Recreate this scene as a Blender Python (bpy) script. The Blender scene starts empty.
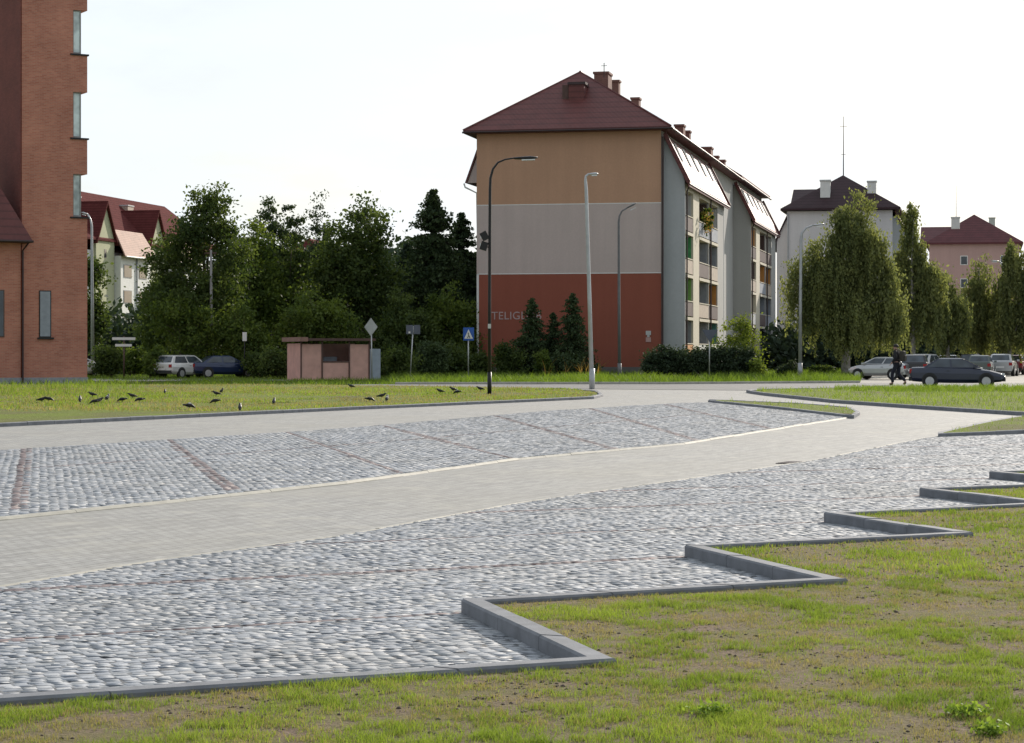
import bpy, math, random
import numpy as np
from mathutils import Vector, Matrix

R = math.radians
random.seed(7)
scene = bpy.context.scene
COL = scene.collection

# ------------------------------------------------------------------ camera
F = 2200.0          # focal length in pixels of a 1024 px wide picture
H = 2.0             # camera height above the near ground
SL = 12.0 / 2200.0  # the ground rises gently up to 110 m, level after that
KNEE = 110.0

cd = bpy.data.cameras.new('camera')
cam = bpy.data.objects.new('camera', cd)
COL.objects.link(cam)
cam.location = (0, 0, H)
cam.rotation_euler = (R(90), 0, 0)
cd.sensor_width = 36
cd.lens = F / 1024 * 36
cd.shift_y = -16.5 / 1024
cd.clip_start = 0.5
cd.clip_end = 6000
scene.camera = cam

# ------------------------------------------------------------------ light
SUN_AZ, SUN_EL = 28.0, 22.5     # azimuth clockwise from +Y
w = bpy.data.worlds.new('World')
scene.world = w
w.use_nodes = True
nt = w.node_tree
nt.nodes.clear()
out = nt.nodes.new('ShaderNodeOutputWorld')
bg = nt.nodes.new('ShaderNodeBackground')
sky = nt.nodes.new('ShaderNodeTexSky')
sky.sky_type = 'NISHITA'
sky.sun_disc = False
sky.sun_elevation = R(SUN_EL)
sky.sun_rotation = R(SUN_AZ)
sky.air_density = 1.0
sky.dust_density = 2.0
tc = nt.nodes.new('ShaderNodeTexCoord')
mp = nt.nodes.new('ShaderNodeMapping')
mp.inputs['Scale'].default_value = (1.6, 1.6, 6.0)
no = nt.nodes.new('ShaderNodeTexNoise')
no.inputs['Scale'].default_value = 5.0
no.inputs['Detail'].default_value = 8
no.inputs['Roughness'].default_value = 0.6
rp = nt.nodes.new('ShaderNodeValToRGB')
rp.color_ramp.elements[0].position = 0.36
rp.color_ramp.elements[0].color = (0.6, 0.6, 0.6, 1)
rp.color_ramp.elements[1].position = 0.60
rp.color_ramp.elements[1].color = (0.92, 0.92, 0.92, 1)
mx = nt.nodes.new('ShaderNodeMix')
mx.data_type = 'RGBA'
# thin cloud: brightest around the sun, dull grey on the opposite side of the sky
dt = nt.nodes.new('ShaderNodeVectorMath'); dt.operation = 'DOT_PRODUCT'
dt.inputs[1].default_value = (math.sin(R(SUN_AZ)), math.cos(R(SUN_AZ)), 0.0)
nt.links.new(tc.outputs['Generated'], dt.inputs[0])
cl = nt.nodes.new('ShaderNodeMapRange')
cl.inputs['From Min'].default_value = -0.3; cl.inputs['From Max'].default_value = 0.62
cl.inputs['To Min'].default_value = 6.9; cl.inputs['To Max'].default_value = 10.9
nt.links.new(dt.outputs['Value'], cl.inputs['Value'])
cc = nt.nodes.new('ShaderNodeVectorMath'); cc.operation = 'SCALE'
cc.inputs[0].default_value = (0.90, 0.975, 1.045)
nt.links.new(cl.outputs['Result'], cc.inputs['Scale'])
nt.links.new(cc.outputs['Vector'], mx.inputs['B'])
nt.links.new(tc.outputs['Generated'], mp.inputs['Vector'])
nt.links.new(mp.outputs['Vector'], no.inputs['Vector'])
nt.links.new(no.outputs['Fac'], rp.inputs['Fac'])
nt.links.new(rp.outputs['Color'], mx.inputs['Factor'])
nt.links.new(sky.outputs['Color'], mx.inputs['A'])
nt.links.new(mx.outputs['Result'], bg.inputs['Color'])
bg.inputs['Strength'].default_value = 0.10
nt.links.new(bg.outputs['Background'], out.inputs['Surface'])

sd = bpy.data.lights.new('sun', 'SUN')
sd.energy = 5.0
sd.angle = R(0.5)
sd.color = (1.0, 0.91, 0.80)
sun = bpy.data.objects.new('sun', sd)
COL.objects.link(sun)
sv = Vector((math.sin(R(SUN_AZ)) * math.cos(R(SUN_EL)), math.cos(R(SUN_AZ)) * math.cos(R(SUN_EL)), math.sin(R(SUN_EL))))
sun.rotation_euler = sv.to_track_quat('Z', 'Y').to_euler()
sun.location = sv * 50

scene.view_settings.view_transform = 'Standard'
scene.view_settings.look = 'None'
scene.view_settings.exposure = -0.02
scene.view_settings.gamma = 1

# ------------------------------------------------------------------ helpers
def gz(y):
    return SL * min(max(y, -50), KNEE)

def gd(py, dz=0.0):
    d = F * (H - dz) / (py - 343.0)
    if d > KNEE:
        d = F * (H - SL * KNEE - dz) / (py - 355.0)
    return d

def P(px, py, dz=0.0):
    d = gd(py, dz)
    return Vector(((px - 512) / F * d, d, gz(d) + dz))

def at(px, py, d):
    return Vector(((px - 512) / F * d, d, H + (355 - py) / F * d))

def xat(px, d):
    return (px - 512) / F * d

def zat(py, d):
    return H + (355 - py) / F * d

def base(px, d):
    return Vector((xat(px, d), d, gz(d)))

def link_mesh(name, verts, faces, m=None, parent=None, smooth=False, attr=None, loc=None, rot=0):
    me = bpy.data.meshes.new(name)
    if isinstance(verts, np.ndarray):
        n = len(verts)
        k = faces.shape[1]
        me.vertices.add(n)
        me.vertices.foreach_set('co', verts.astype(np.float32).ravel())
        me.loops.add(faces.size)
        me.loops.foreach_set('vertex_index', faces.astype(np.int32).ravel())
        me.polygons.add(len(faces))
        me.polygons.foreach_set('loop_start', np.arange(0, faces.size, k, dtype=np.int32))
        me.polygons.foreach_set('loop_total', np.full(len(faces), k, dtype=np.int32))
        me.update(calc_edges=True)
    else:
        me.from_pydata([tuple(v) for v in verts], [], [tuple(f) for f in faces])
        me.update()
    if attr is not None:
        a = me.attributes.new('rnd', 'FLOAT', 'FACE')
        a.data.foreach_set('value', np.asarray(attr, dtype=np.float32))
    if smooth:
        me.polygons.foreach_set('use_smooth', [True] * len(me.polygons))
    if m:
        me.materials.append(m)
    o = bpy.data.objects.new(name, me)
    COL.objects.link(o)
    if parent:
        o.parent = parent
    if loc is not None:
        o.location = loc
    if rot:
        o.rotation_euler.z = rot
    return o

class MB:
    def __init__(s):
        s.v = []; s.f = []
    def add(s, vs, fs):
        b = len(s.v)
        s.v += [Vector(v) for v in vs]
        s.f += [tuple(b + i for i in f) for f in fs]
        return s
    def box(s, x0, x1, y0, y1, z0, z1, bev=0):
        if bev <= 0:
            vs = [(x0,y0,z0),(x1,y0,z0),(x1,y1,z0),(x0,y1,z0),(x0,y0,z1),(x1,y0,z1),(x1,y1,z1),(x0,y1,z1)]
            return s.add(vs, [(0,3,2,1),(4,5,6,7),(0,1,5,4),(1,2,6,5),(2,3,7,6),(3,0,4,7)])
        b = bev
        r0 = [(x0,y0),(x1,y0),(x1,y1),(x0,y1)]
        r1 = [(x0+b,y0+b),(x1-b,y0+b),(x1-b,y1-b),(x0+b,y1-b)]
        vs = [(x,y,z0) for x,y in r0] + [(x,y,z1-b) for x,y in r0] + [(x,y,z1) for x,y in r1]
        fs = [(3,2,1,0)]
        for k in (0, 4):
            for i in range(4):
                j = (i+1) % 4
                fs.append((k+i, k+j, k+4+j, k+4+i))
        fs.append((8,9,10,11))
        return s.add(vs, fs)
    def obox(s, c, ax, ay, az, hx, hy, hz):
        c = Vector(c); ax = Vector(ax).normalized(); ay = Vector(ay).normalized(); az = Vector(az).normalized()
        vs = []
        for dz in (-1, 1):
            for dx, dy in ((-1,-1),(1,-1),(1,1),(-1,1)):
                vs.append(c + ax*dx*hx + ay*dy*hy + az*dz*hz)
        return s.add(vs, [(0,3,2,1),(4,5,6,7),(0,1,5,4),(1,2,6,5),(2,3,7,6),(3,0,4,7)])
    def tube(s, pts, rad, n=8, cap=True):
        pts = [Vector(p) for p in pts]
        if not hasattr(rad, '__len__'):
            rad = [rad] * len(pts)
        vs = []; fs = []
        up = None
        for i, p in enumerate(pts):
            t = (pts[min(i+1, len(pts)-1)] - pts[max(i-1, 0)])
            t = t.normalized() if t.length > 1e-9 else Vector((0,0,1))
            if up is None:
                up = Vector((1,0,0)) if abs(t.x) < 0.9 else Vector((0,1,0))
            a = (up - t * up.dot(t)).normalized()
            up = a
            b = t.cross(a)
            for k in range(n):
                an = 2*math.pi*k/n
                vs.append(p + (a*math.cos(an) + b*math.sin(an)) * rad[i])
        for i in range(len(pts)-1):
            for k in range(n):
                j = (k+1) % n
                fs.append((i*n+k, i*n+j, (i+1)*n+j, (i+1)*n+k))
        if cap:
            fs.append(tuple(reversed(range(n))))
            fs.append(tuple((len(pts)-1)*n+k for k in range(n)))
        return s.add(vs, fs)
    def prism(s, poly, axis, a0, a1):
        """polygon of 2-D points extruded along an axis: 'y' -> (x,z) points, 'x' -> (y,z), 'z' -> (x,y)"""
        def mk(p, a):
            if axis == 'y': return (p[0], a, p[1])
            if axis == 'x': return (a, p[0], p[1])
            return (p[0], p[1], a)
        n = len(poly)
        vs = [mk(p, a0) for p in poly] + [mk(p, a1) for p in poly]
        fs = [tuple(range(n)), tuple(reversed(range(n, 2*n)))]
        for i in range(n):
            j = (i+1) % n
            fs.append((i, n+i, n+j, j))
        return s.add(vs, fs)
    def slab(s, quad, th):
        q = [Vector(p) for p in quad]
        n = (q[1]-q[0]).cross(q[2]-q[0]).normalized() * th
        m = len(q)
        vs = q + [p - n for p in q]
        fs = [tuple(range(m)), tuple(reversed(range(m, 2*m)))]
        for i in range(m):
            j = (i+1) % m
            fs.append((i, m+i, m+j, j))
        return s.add(vs, fs)
    def build(s, name, m, parent=None, smooth=False, fix=True, **k):
        o = link_mesh(name, s.v, s.f, m, parent, smooth, **k)
        if fix:
            import bmesh
            bm = bmesh.new(); bm.from_mesh(o.data)
            bmesh.ops.recalc_face_normals(bm, faces=bm.faces)
            bm.to_mesh(o.data); bm.free()
        return o

def tag(o, label=None, cat=None, group=None, kind=None):
    if label: o['label'] = label
    if cat: o['category'] = cat
    if group: o['group'] = group
    if kind: o['kind'] = kind
    return o

def thing(name, label, cat, loc=(0,0,0), rot=0, group=None):
    o = bpy.data.objects.new(name, None)
    COL.objects.link(o)
    o.empty_display_size = 0.3
    o.location = loc
    o.rotation_euler = (0, 0, rot)
    return tag(o, label, cat, group)

def copy_tree(o, parent=None):
    c = o.copy(); COL.objects.link(c); c.parent = parent
    for ch in list(o.children):
        copy_tree(ch, c)
    return c

# ------------------------------------------------------------------ materials
def nmat(name):
    m = bpy.data.materials.new(name)
    m.use_nodes = True
    return m, m.node_tree, m.node_tree.nodes['Principled BSDF']

def nd(nt, t, **k):
    n = nt.nodes.new(t)
    for a, v in k.items():
        if hasattr(n, a):
            setattr(n, a, v)
        else:
            n.inputs[a].default_value = v
    return n

def c4(c):
    return (c[0], c[1], c[2], 1)

def mixc(nt, fac, a, b, mode='MIX'):
    m = nt.nodes.new('ShaderNodeMix'); m.data_type = 'RGBA'; m.blend_type = mode
    for s, v in (('Factor', fac), ('A', a), ('B', b)):
        i = [x for x in m.inputs if x.name == s and (x.type == 'RGBA' if s != 'Factor' else x.type == 'VALUE')][0]
        if isinstance(v, bpy.types.NodeSocket): nt.links.new(v, i)
        elif isinstance(v, (int, float)): i.default_value = v
        else: i.default_value = c4(v)
    return [x for x in m.outputs if x.type == 'RGBA'][0]

def noise(nt, scale, detail=4, vec=None, rough=0.55):
    n = nd(nt, 'ShaderNodeTexNoise', Scale=scale, Detail=detail, Roughness=rough)
    if vec is None:
        t = nt.nodes.new('ShaderNodeTexCoord'); vec = t.outputs['Object']
    nt.links.new(vec, n.inputs['Vector'])
    return n.outputs['Fac']

def ramp(nt, fac, stops):
    r = nt.nodes.new('ShaderNodeValToRGB')
    while len(r.color_ramp.elements) < len(stops):
        r.color_ramp.elements.new(0.5)
    for e, (p, c) in zip(r.color_ramp.elements, stops):
        e.position = p; e.color = c4(c) if hasattr(c, '__len__') else (c, c, c, 1)
    nt.links.new(fac, r.inputs['Fac'])
    return r.outputs['Color']

def bump(nt, b, h, strength=0.3, dist=0.02):
    n = nd(nt, 'ShaderNodeBump', Strength=strength, Distance=dist)
    nt.links.new(h, n.inputs['Height'])
    nt.links.new(n.outputs['Normal'], b.inputs['Normal'])

def plain(name, c, rough=0.6, metal=0.0, var=0.12, scale=3.0, bmp=0.0, bscale=40, spec=0.5, coat=0):
    m, nt, b = nmat(name)
    f = noise(nt, scale, 5)
    lo = tuple(x*(1-var) for x in c); hi = tuple(min(1, x*(1+var)) for x in c)
    nt.links.new(ramp(nt, f, [(0.3, lo), (0.7, hi)]), b.inputs['Base Color'])
    b.inputs['Roughness'].default_value = rough
    b.inputs['Metallic'].default_value = metal
    b.inputs['Specular IOR Level'].default_value = spec
    if coat:
        b.inputs['Coat Weight'].default_value = coat
        b.inputs['Coat Roughness'].default_value = 0.05
    if bmp:
        bump(nt, b, noise(nt, bscale, 3), bmp, 0.01)
    return m

def plaster(name, c, var=0.15):
    """painted render: large weather stains, vertical streaks, fine grain"""
    m, nt, b = nmat(name)
    tcn = nt.nodes.new('ShaderNodeTexCoord')
    mpn = nt.nodes.new('ShaderNodeMapping'); mpn.inputs['Scale'].default_value = (1.6, 1.6, 0.12)
    nt.links.new(tcn.outputs['Object'], mpn.inputs['Vector'])
    f1 = noise(nt, 1.0, 4, mpn.outputs['Vector'])
    f2 = noise(nt, 9.0, 5)
    f3 = noise(nt, 0.35, 3)
    a = mixc(nt, f1, tuple(x*(1-var) for x in c), tuple(min(1, x*(1+var)) for x in c))
    a2 = mixc(nt, 0.25, a, ramp(nt, f2, [(0.3, tuple(x*0.82 for x in c)), (0.7, tuple(min(1, x*1.15) for x in c))]))
    a3 = mixc(nt, ramp(nt, f3, [(0.4, 0.0), (0.75, 0.35)]), a2, tuple(x*0.8 for x in c))
    nt.links.new(a3, b.inputs['Base Color'])
    b.inputs['Roughness'].default_value = 0.9
    bump(nt, b, f2, 0.15, 0.01)
    return m

def brickmat(name, c1, c2, mortar, bw=0.25, bh=0.075, rough=0.85):
    m, nt, b = nmat(name)
    tcn = nt.nodes.new('ShaderNodeTexCoord')
    sp = nt.nodes.new('ShaderNodeSeparateXYZ'); nt.links.new(tcn.outputs['Object'], sp.inputs[0])
    ad = nd(nt, 'ShaderNodeMath', operation='ADD'); nt.links.new(sp.outputs[0], ad.inputs[0]); nt.links.new(sp.outputs[1], ad.inputs[1])
    cb = nt.nodes.new('ShaderNodeCombineXYZ'); nt.links.new(ad.outputs[0], cb.inputs[0]); nt.links.new(sp.outputs[2], cb.inputs[1])
    br = nt.nodes.new('ShaderNodeTexBrick')
    br.inputs['Color1'].default_value = c4(c1); br.inputs['Color2'].default_value = c4(c2); br.inputs['Mortar'].default_value = c4(mortar)
    br.inputs['Scale'].default_value = 1; br.inputs['Mortar Size'].default_value = 0.008
    br.inputs['Brick Width'].default_value = bw; br.inputs['Row Height'].default_value = bh
    br.inputs['Bias'].default_value = 0.0
    nt.links.new(cb.outputs[0], br.inputs['Vector'])
    f = noise(nt, 0.7, 5)
    o = mixc(nt, 0.35, br.outputs['Color'], ramp(nt, f, [(0.3, tuple(x*0.7 for x in c1)), (0.7, tuple(min(1,x*1.2) for x in c2))]))
    nt.links.new(o, b.inputs['Base Color'])
    b.inputs['Roughness'].default_value = rough
    bump(nt, b, br.outputs['Fac'], -0.3, 0.01)
    return m

def tilemat(name, c, rough=0.4, course=0.35, spec=0.5):
    """pressed tile roofing: courses stepping down the slope, ribs across"""
    m, nt, b = nmat(name)
    tcn = nt.nodes.new('ShaderNodeTexCoord')
    sp = nt.nodes.new('ShaderNodeSeparateXYZ'); nt.links.new(tcn.outputs['Object'], sp.inputs[0])
    def m_(op, a, v):
        n = nd(nt, 'ShaderNodeMath', operation=op)
        nt.links.new(a, n.inputs[0])
        if isinstance(v, bpy.types.NodeSocket): nt.links.new(v, n.inputs[1])
        elif v is not None: n.inputs[1].default_value = v
        return n.outputs[0]
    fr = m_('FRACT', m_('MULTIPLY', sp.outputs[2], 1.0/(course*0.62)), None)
    u = m_('ADD', sp.outputs[0], sp.outputs[1])
    rib = m_('SINE', m_('MULTIPLY', u, 2*math.pi/0.32), None)
    hgt = m_('ADD', m_('MULTIPLY', fr, -0.6), m_('MULTIPLY', rib, 0.10))
    f = noise(nt, 1.2, 5)
    f2 = noise(nt, 18, 3)
    col = ramp(nt, f, [(0.3, tuple(x*0.78 for x in c)), (0.7, tuple(min(1, x*1.2) for x in c))])
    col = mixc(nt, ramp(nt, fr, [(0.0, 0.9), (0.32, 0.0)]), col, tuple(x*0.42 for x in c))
    col = mixc(nt, 0.2, col, ramp(nt, f2, [(0.3, tuple(x*0.6 for x in c)), (0.7, tuple(min(1, x*1.4) for x in c))]))
    nt.links.new(col, b.inputs['Base Color'])
    b.inputs['Roughness'].default_value = rough
    b.inputs['Specular IOR Level'].default_value = spec
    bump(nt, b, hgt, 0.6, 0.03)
    return m

def leafmat(name, lo, hi, trans=0.4, tint=(1.3, 1.25, 0.6)):
    m = bpy.data.materials.new(name); m.use_nodes = True
    nt = m.node_tree; nt.nodes.clear()
    o = nt.nodes.new('ShaderNodeOutputMaterial')
    at_ = nt.nodes.new('ShaderNodeAttribute'); at_.attribute_name = 'rnd'
    col = ramp(nt, at_.outputs['Fac'], [(0.0, lo), (1.0, hi)])
    d = nt.nodes.new('ShaderNodeBsdfPrincipled'); nt.links.new(col, d.inputs['Base Color'])
    d.inputs['Roughness'].default_value = 0.65
    d.inputs['Specular IOR Level'].default_value = 0.2
    t = nt.nodes.new('ShaderNodeBsdfTranslucent')
    tcx = mixc(nt, 1.0, col, tint, 'MULTIPLY')
    nt.links.new(tcx, t.inputs['Color'])
    ms = nt.nodes.new('ShaderNodeMixShader'); ms.inputs[0].default_value = trans
    nt.links.new(d.outputs[0], ms.inputs[1]); nt.links.new(t.outputs[0], ms.inputs[2])
    nt.links.new(ms.outputs[0], o.inputs['Surface'])
    return m

def glassmat(name, c=(0.03, 0.04, 0.05), rough=0.08):
    m, nt, b = nmat(name)
    f = noise(nt, 1.3, 2)
    nt.links.new(ramp(nt, f, [(0.35, tuple(x*0.6 for x in c)), (0.65, tuple(x*1.5 for x in c))]), b.inputs['Base Color'])
    b.inputs['Roughness'].default_value = rough
    b.inputs['Specular IOR Level'].default_value = 0.9
    return m

def granite(name):
    m, nt, b = nmat(name)
    at_ = nt.nodes.new('ShaderNodeAttribute'); at_.attribute_name = 'rnd'
    col = ramp(nt, at_.outputs['Fac'], [(0.0, (0.185,0.205,0.245)), (0.25, (0.222,0.248,0.292)), (0.6, (0.255,0.28,0.318)), (0.85, (0.29,0.295,0.295)), (1.0, (0.35,0.37,0.395))])
    f = noise(nt, 90, 3)
    col = mixc(nt, 0.4, col, ramp(nt, f, [(0.3, (0.15,0.16,0.18)), (0.7, (0.56,0.58,0.61))]))
    f2 = noise(nt, 0.5, 4)
    col = mixc(nt, ramp(nt, f2, [(0.45, 0.0), (0.7, 0.28)]), col, (0.24, 0.22, 0.18))
    f5 = noise(nt, 2.2, 5)
    col = mixc(nt, ramp(nt, f5, [(0.4, 0.0), (0.75, 0.35)]), col, (0.42, 0.41, 0.38))
    nt.links.new(col, b.inputs['Base Color'])
    b.inputs['Roughness'].default_value = 0.62
    b.inputs['Specular IOR Level'].default_value = 0.4
    bump(nt, b, f, 0.25, 0.0015)
    return m

def redstone(name):
    m, nt, b = nmat(name)
    at_ = nt.nodes.new('ShaderNodeAttribute'); at_.attribute_name = 'rnd'
    col = ramp(nt, at_.outputs['Fac'], [(0.0, (0.10,0.07,0.07)), (0.5, (0.155,0.11,0.11)), (1.0, (0.23,0.18,0.175))])
    nt.links.new(col, b.inputs['Base Color'])
    b.inputs['Roughness'].default_value = 0.6
    return m

def pavermat(name, rot):
    m, nt, b = nmat(name)
    tcn = nt.nodes.new('ShaderNodeTexCoord')
    mpn = nt.nodes.new('ShaderNodeMapping'); mpn.inputs['Rotation'].default_value = (0, 0, rot)
    nt.links.new(tcn.outputs['Object'], mpn.inputs['Vector'])
    br = nt.nodes.new('ShaderNodeTexBrick')
    br.inputs['Color1'].default_value = (0.25, 0.247, 0.238, 1); br.inputs['Color2'].default_value = (0.36, 0.352, 0.335, 1)
    br.inputs['Mortar'].default_value = (0.13, 0.125, 0.115, 1)
    br.inputs['Scale'].default_value = 1; br.inputs['Mortar Size'].default_value = 0.009
    br.inputs['Brick Width'].default_value = 0.2; br.inputs['Row Height'].default_value = 0.1
    nt.links.new(mpn.outputs[0], br.inputs['Vector'])
    # wider bands where the courses were laid in batches
    br2 = nt.nodes.new('ShaderNodeTexBrick')
    br2.inputs['Color1'].default_value = (0.42, 0.42, 0.42, 1); br2.inputs['Color2'].default_value = (0.56, 0.56, 0.56, 1); br2.inputs['Mortar'].default_value = (0.72, 0.72, 0.72, 1)
    br2.inputs['Scale'].default_value = 1; br2.inputs['Mortar Size'].default_value = 0.025
    br2.inputs['Brick Width'].default_value = 1.2; br2.inputs['Row Height'].default_value = 0.3
    nt.links.new(mpn.outputs[0], br2.inputs['Vector'])
    col = mixc(nt, 0.6, br.outputs['Color'], br2.outputs['Color'], 'OVERLAY')
    f = noise(nt, 0.23, 5)
    col = mixc(nt, ramp(nt, f, [(0.42, 0.0), (0.72, 0.4)]), col, (0.29, 0.27, 0.22))
    mp3 = nt.nodes.new('ShaderNodeMapping'); mp3.inputs['Rotation'].default_value = (0, 0, rot); mp3.inputs['Scale'].default_value = (0.05, 1.3, 1)
    nt.links.new(tcn.outputs['Object'], mp3.inputs['Vector'])
    f6 = noise(nt, 1.0, 5, mp3.outputs['Vector'])
    col = mixc(nt, ramp(nt, f6, [(0.5, 0.0), (0.7, 0.45)]), col, (0.25, 0.24, 0.225))
    f7 = noise(nt, 1.7, 6)
    col = mixc(nt, ramp(nt, f7, [(0.55, 0.0), (0.75, 0.5)]), col, (0.48, 0.45, 0.38))
    f3 = noise(nt, 25, 3)
    col = mixc(nt, 0.15, col, ramp(nt, f3, [(0.3, (0.22,0.21,0.19)), (0.7, (0.5,0.49,0.45))]))
    nt.links.new(col, b.inputs['Base Color'])
    b.inputs['Roughness'].default_value = 0.75
    bump(nt, b, br.outputs['Fac'], -0.4, 0.006)
    return m

def grassground(name, soil, green1, green2, s1=0.8, cover=(0.40, 0.58)):
    m, nt, b = nmat(name)
    f = noise(nt, s1, 8, rough=0.65)
    f2 = noise(nt, s1*0.25, 4)
    f3 = noise(nt, 30, 5, rough=0.7)
    f4 = noise(nt, 7, 4)
    g = mixc(nt, f2, green1, green2)
    g = mixc(nt, ramp(nt, f4, [(0.35, 0.35), (0.65, 0.0)]), g, tuple(x*0.55 for x in green1))
    so = ramp(nt, f3, [(0.34, tuple(x*0.28 for x in soil)), (0.45, tuple(x*0.8 for x in soil)), (0.7, tuple(x*1.25 for x in soil))])
    col = mixc(nt, ramp(nt, f, [(cover[0], 0.0), (cover[1], 1.0)]), so, g)
    nt.links.new(col, b.inputs['Base Color'])
    b.inputs['Roughness'].default_value = 1.0
    b.inputs['Specular IOR Level'].default_value = 0.15
    bump(nt, b, f3, 0.9, 0.05)
    return m

M = {}
M['concrete'] = plain('concrete', (0.30, 0.31, 0.33), 0.8, var=0.18, scale=6, bmp=0.2)
M['kerb'] = plain('kerb_concrete', (0.18, 0.188, 0.205), 0.8, var=0.22, scale=5, bmp=0.25, bscale=60)
M['flush'] = plain('flush_border', (0.42, 0.40, 0.34), 0.75, var=0.15, scale=4, bmp=0.2)
m_, nt_, b_s = nmat('joint_sand')
nt_.links.new(ramp(nt_, noise(nt_, 7.0, 6, rough=0.7), [(0.34, (0.06, 0.06, 0.06)), (0.44, (0.13, 0.135, 0.145)), (0.54, (0.23, 0.25, 0.27))]), b_s.inputs['Base Color'])
b_s.inputs['Roughness'].default_value = 0.9
M['sand'] = m_
M['asphalt'] = plain('asphalt', (0.16, 0.155, 0.15), 0.8, var=0.2, scale=0.6, bmp=0.3, bscale=80)
M['yard'] = plain('yard_paving', (0.30, 0.28, 0.24), 0.8, var=0.15, scale=0.5, bmp=0.3, bscale=60)
M['granite'] = granite('granite_sett')
M['redstone'] = redstone('red_sett')
M['ground'] = grassground('far_grass_ground', (0.11, 0.09, 0.06), (0.075, 0.105, 0.022), (0.12, 0.14, 0.03), 0.35, (0.22, 0.42))
M['lawn'] = grassground('lawn_ground', (0.19, 0.155, 0.09), (0.17, 0.225, 0.035), (0.24, 0.27, 0.06), 0.3, (0.30, 0.52))
M['verge'] = grassground('young_lawn_soil', (0.29, 0.215, 0.16), (0.22, 0.205, 0.08), (0.26, 0.22, 0.12), 1.9, (0.36, 0.60))
M['grass'] = leafmat('grass_blade', (0.12, 0.185, 0.03), (0.33, 0.39, 0.095), 0.5, (1.12, 1.22, 0.5))
M['thatch'] = leafmat('dry_thatch', (0.24, 0.235, 0.075), (0.42, 0.36, 0.19), 0.45, (1.1, 1.05, 0.7))
M['drygrass'] = leafmat('dry_grass', (0.24, 0.15, 0.05), (0.42, 0.27, 0.10), 0.45)
M['leaf_dark'] = leafmat('leaf_dark', (0.032, 0.06, 0.021), (0.13, 0.175, 0.052), 0.43)
M['leaf_mid'] = leafmat('leaf_mid', (0.05, 0.09, 0.022), (0.16, 0.21, 0.048), 0.45)
M['weed'] = leafmat('weed_leaf', (0.15, 0.24, 0.04), (0.30, 0.42, 0.08), 0.4)
M['leaf_light'] = leafmat('leaf_light', (0.09, 0.14, 0.028), (0.24, 0.29, 0.06), 0.45)
M['leaf_birch'] = leafmat('leaf_birch', (0.10, 0.13, 0.055), (0.33, 0.35, 0.13), 0.48, (1.12, 1.1, 0.7))
M['needle'] = leafmat('needle', (0.028, 0.052, 0.026), (0.095, 0.135, 0.055), 0.25)
M['leaf_grey'] = leafmat('leaf_grey', (0.03, 0.05, 0.03), (0.07, 0.10, 0.055), 0.25)
M['far_leaf'] = leafmat('far_leaf', (0.03, 0.05, 0.035), (0.055, 0.085, 0.05), 0.25)
M['bark'] = plain('bark', (0.09, 0.07, 0.05), 0.9, var=0.4, scale=6, bmp=0.6, bscale=20)
M['birchbark'] = plain('birch_bark', (0.30, 0.28, 0.25), 0.85, var=0.5, scale=5, bmp=0.4, bscale=20)
M['brick'] = brickmat('tower_brick', (0.40, 0.13, 0.085), (0.56, 0.23, 0.155), (0.44, 0.32, 0.26))
M['brickdark'] = brickmat('dark_red_brick', (0.17, 0.04, 0.03), (0.23, 0.06, 0.045), (0.12, 0.06, 0.05))
M['chimneybrick'] = brickmat('chimney_brick', (0.17, 0.075, 0.06), (0.24, 0.11, 0.085), (0.25, 0.18, 0.15))
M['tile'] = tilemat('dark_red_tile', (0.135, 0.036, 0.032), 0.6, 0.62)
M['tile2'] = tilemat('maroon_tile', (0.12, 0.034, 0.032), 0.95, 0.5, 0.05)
M['tile3'] = tilemat('crimson_tile', (0.12, 0.034, 0.038), 0.6, 0.5, 0.3)  # crimson muted, distance haze mixed into the roof colour
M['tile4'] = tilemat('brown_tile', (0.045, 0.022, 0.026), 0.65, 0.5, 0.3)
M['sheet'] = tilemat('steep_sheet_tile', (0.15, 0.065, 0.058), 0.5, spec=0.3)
M['sheet'].node_tree.nodes['Principled BSDF'].inputs['Metallic'].default_value = 0.25
M['sheet2'] = tilemat('pale_sheet_tile', (0.40, 0.24, 0.18), 0.7, spec=0.2)
M['ochre'] = plaster('ochre_render', (0.55, 0.325, 0.21))
M['beige'] = plaster('beige_render', (0.58, 0.48, 0.445))
M['redrender'] = plaster('brick_red_render', (0.31, 0.092, 0.058))
M['cream'] = plaster('cream_render', (0.62, 0.56, 0.44))
M['bluegrey'] = plaster('blue_grey_render', (0.46, 0.475, 0.485))
M['grey'] = plaster('grey_render', (0.40, 0.39, 0.37))
M['whitewall'] = plaster('white_render', (0.73, 0.70, 0.70))
M['pinkwall'] = plaster('pink_render', (0.53, 0.345, 0.315))  # pink desaturated to put distance haze into the wall colour
M['greenwall'] = plaster('pale_green_render', (0.50, 0.50, 0.33))
M['plinth'] = plaster('plinth_render', (0.16, 0.15, 0.14))
M['white'] = plain('white_paint', (0.78, 0.77, 0.74), 0.6, var=0.06)
M['lightgrey'] = plain('light_grey_paint', (0.55, 0.55, 0.54), 0.5, var=0.06)
M['pgreen'] = plain('green_panel', (0.08, 0.36, 0.13), 0.7, var=0.15)
M['pgreen2'] = plain('olive_panel', (0.20, 0.42, 0.10), 0.7, var=0.15)
M['porange'] = plain('orange_panel', (0.62, 0.27, 0.07), 0.7, var=0.15)
M['pbeige'] = plain('beige_panel', (0.46, 0.37, 0.29), 0.7, var=0.15)
M['pdark'] = plain('dark_rail', (0.08, 0.045, 0.04), 0.6, var=0.2)
M['pteal'] = plain('teal_panel', (0.10, 0.27, 0.26), 0.7, var=0.15)
M['pgrey'] = plain('grey_panel', (0.30, 0.32, 0.36), 0.7, var=0.15)
M['glass'] = glassmat('window_glass')
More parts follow.
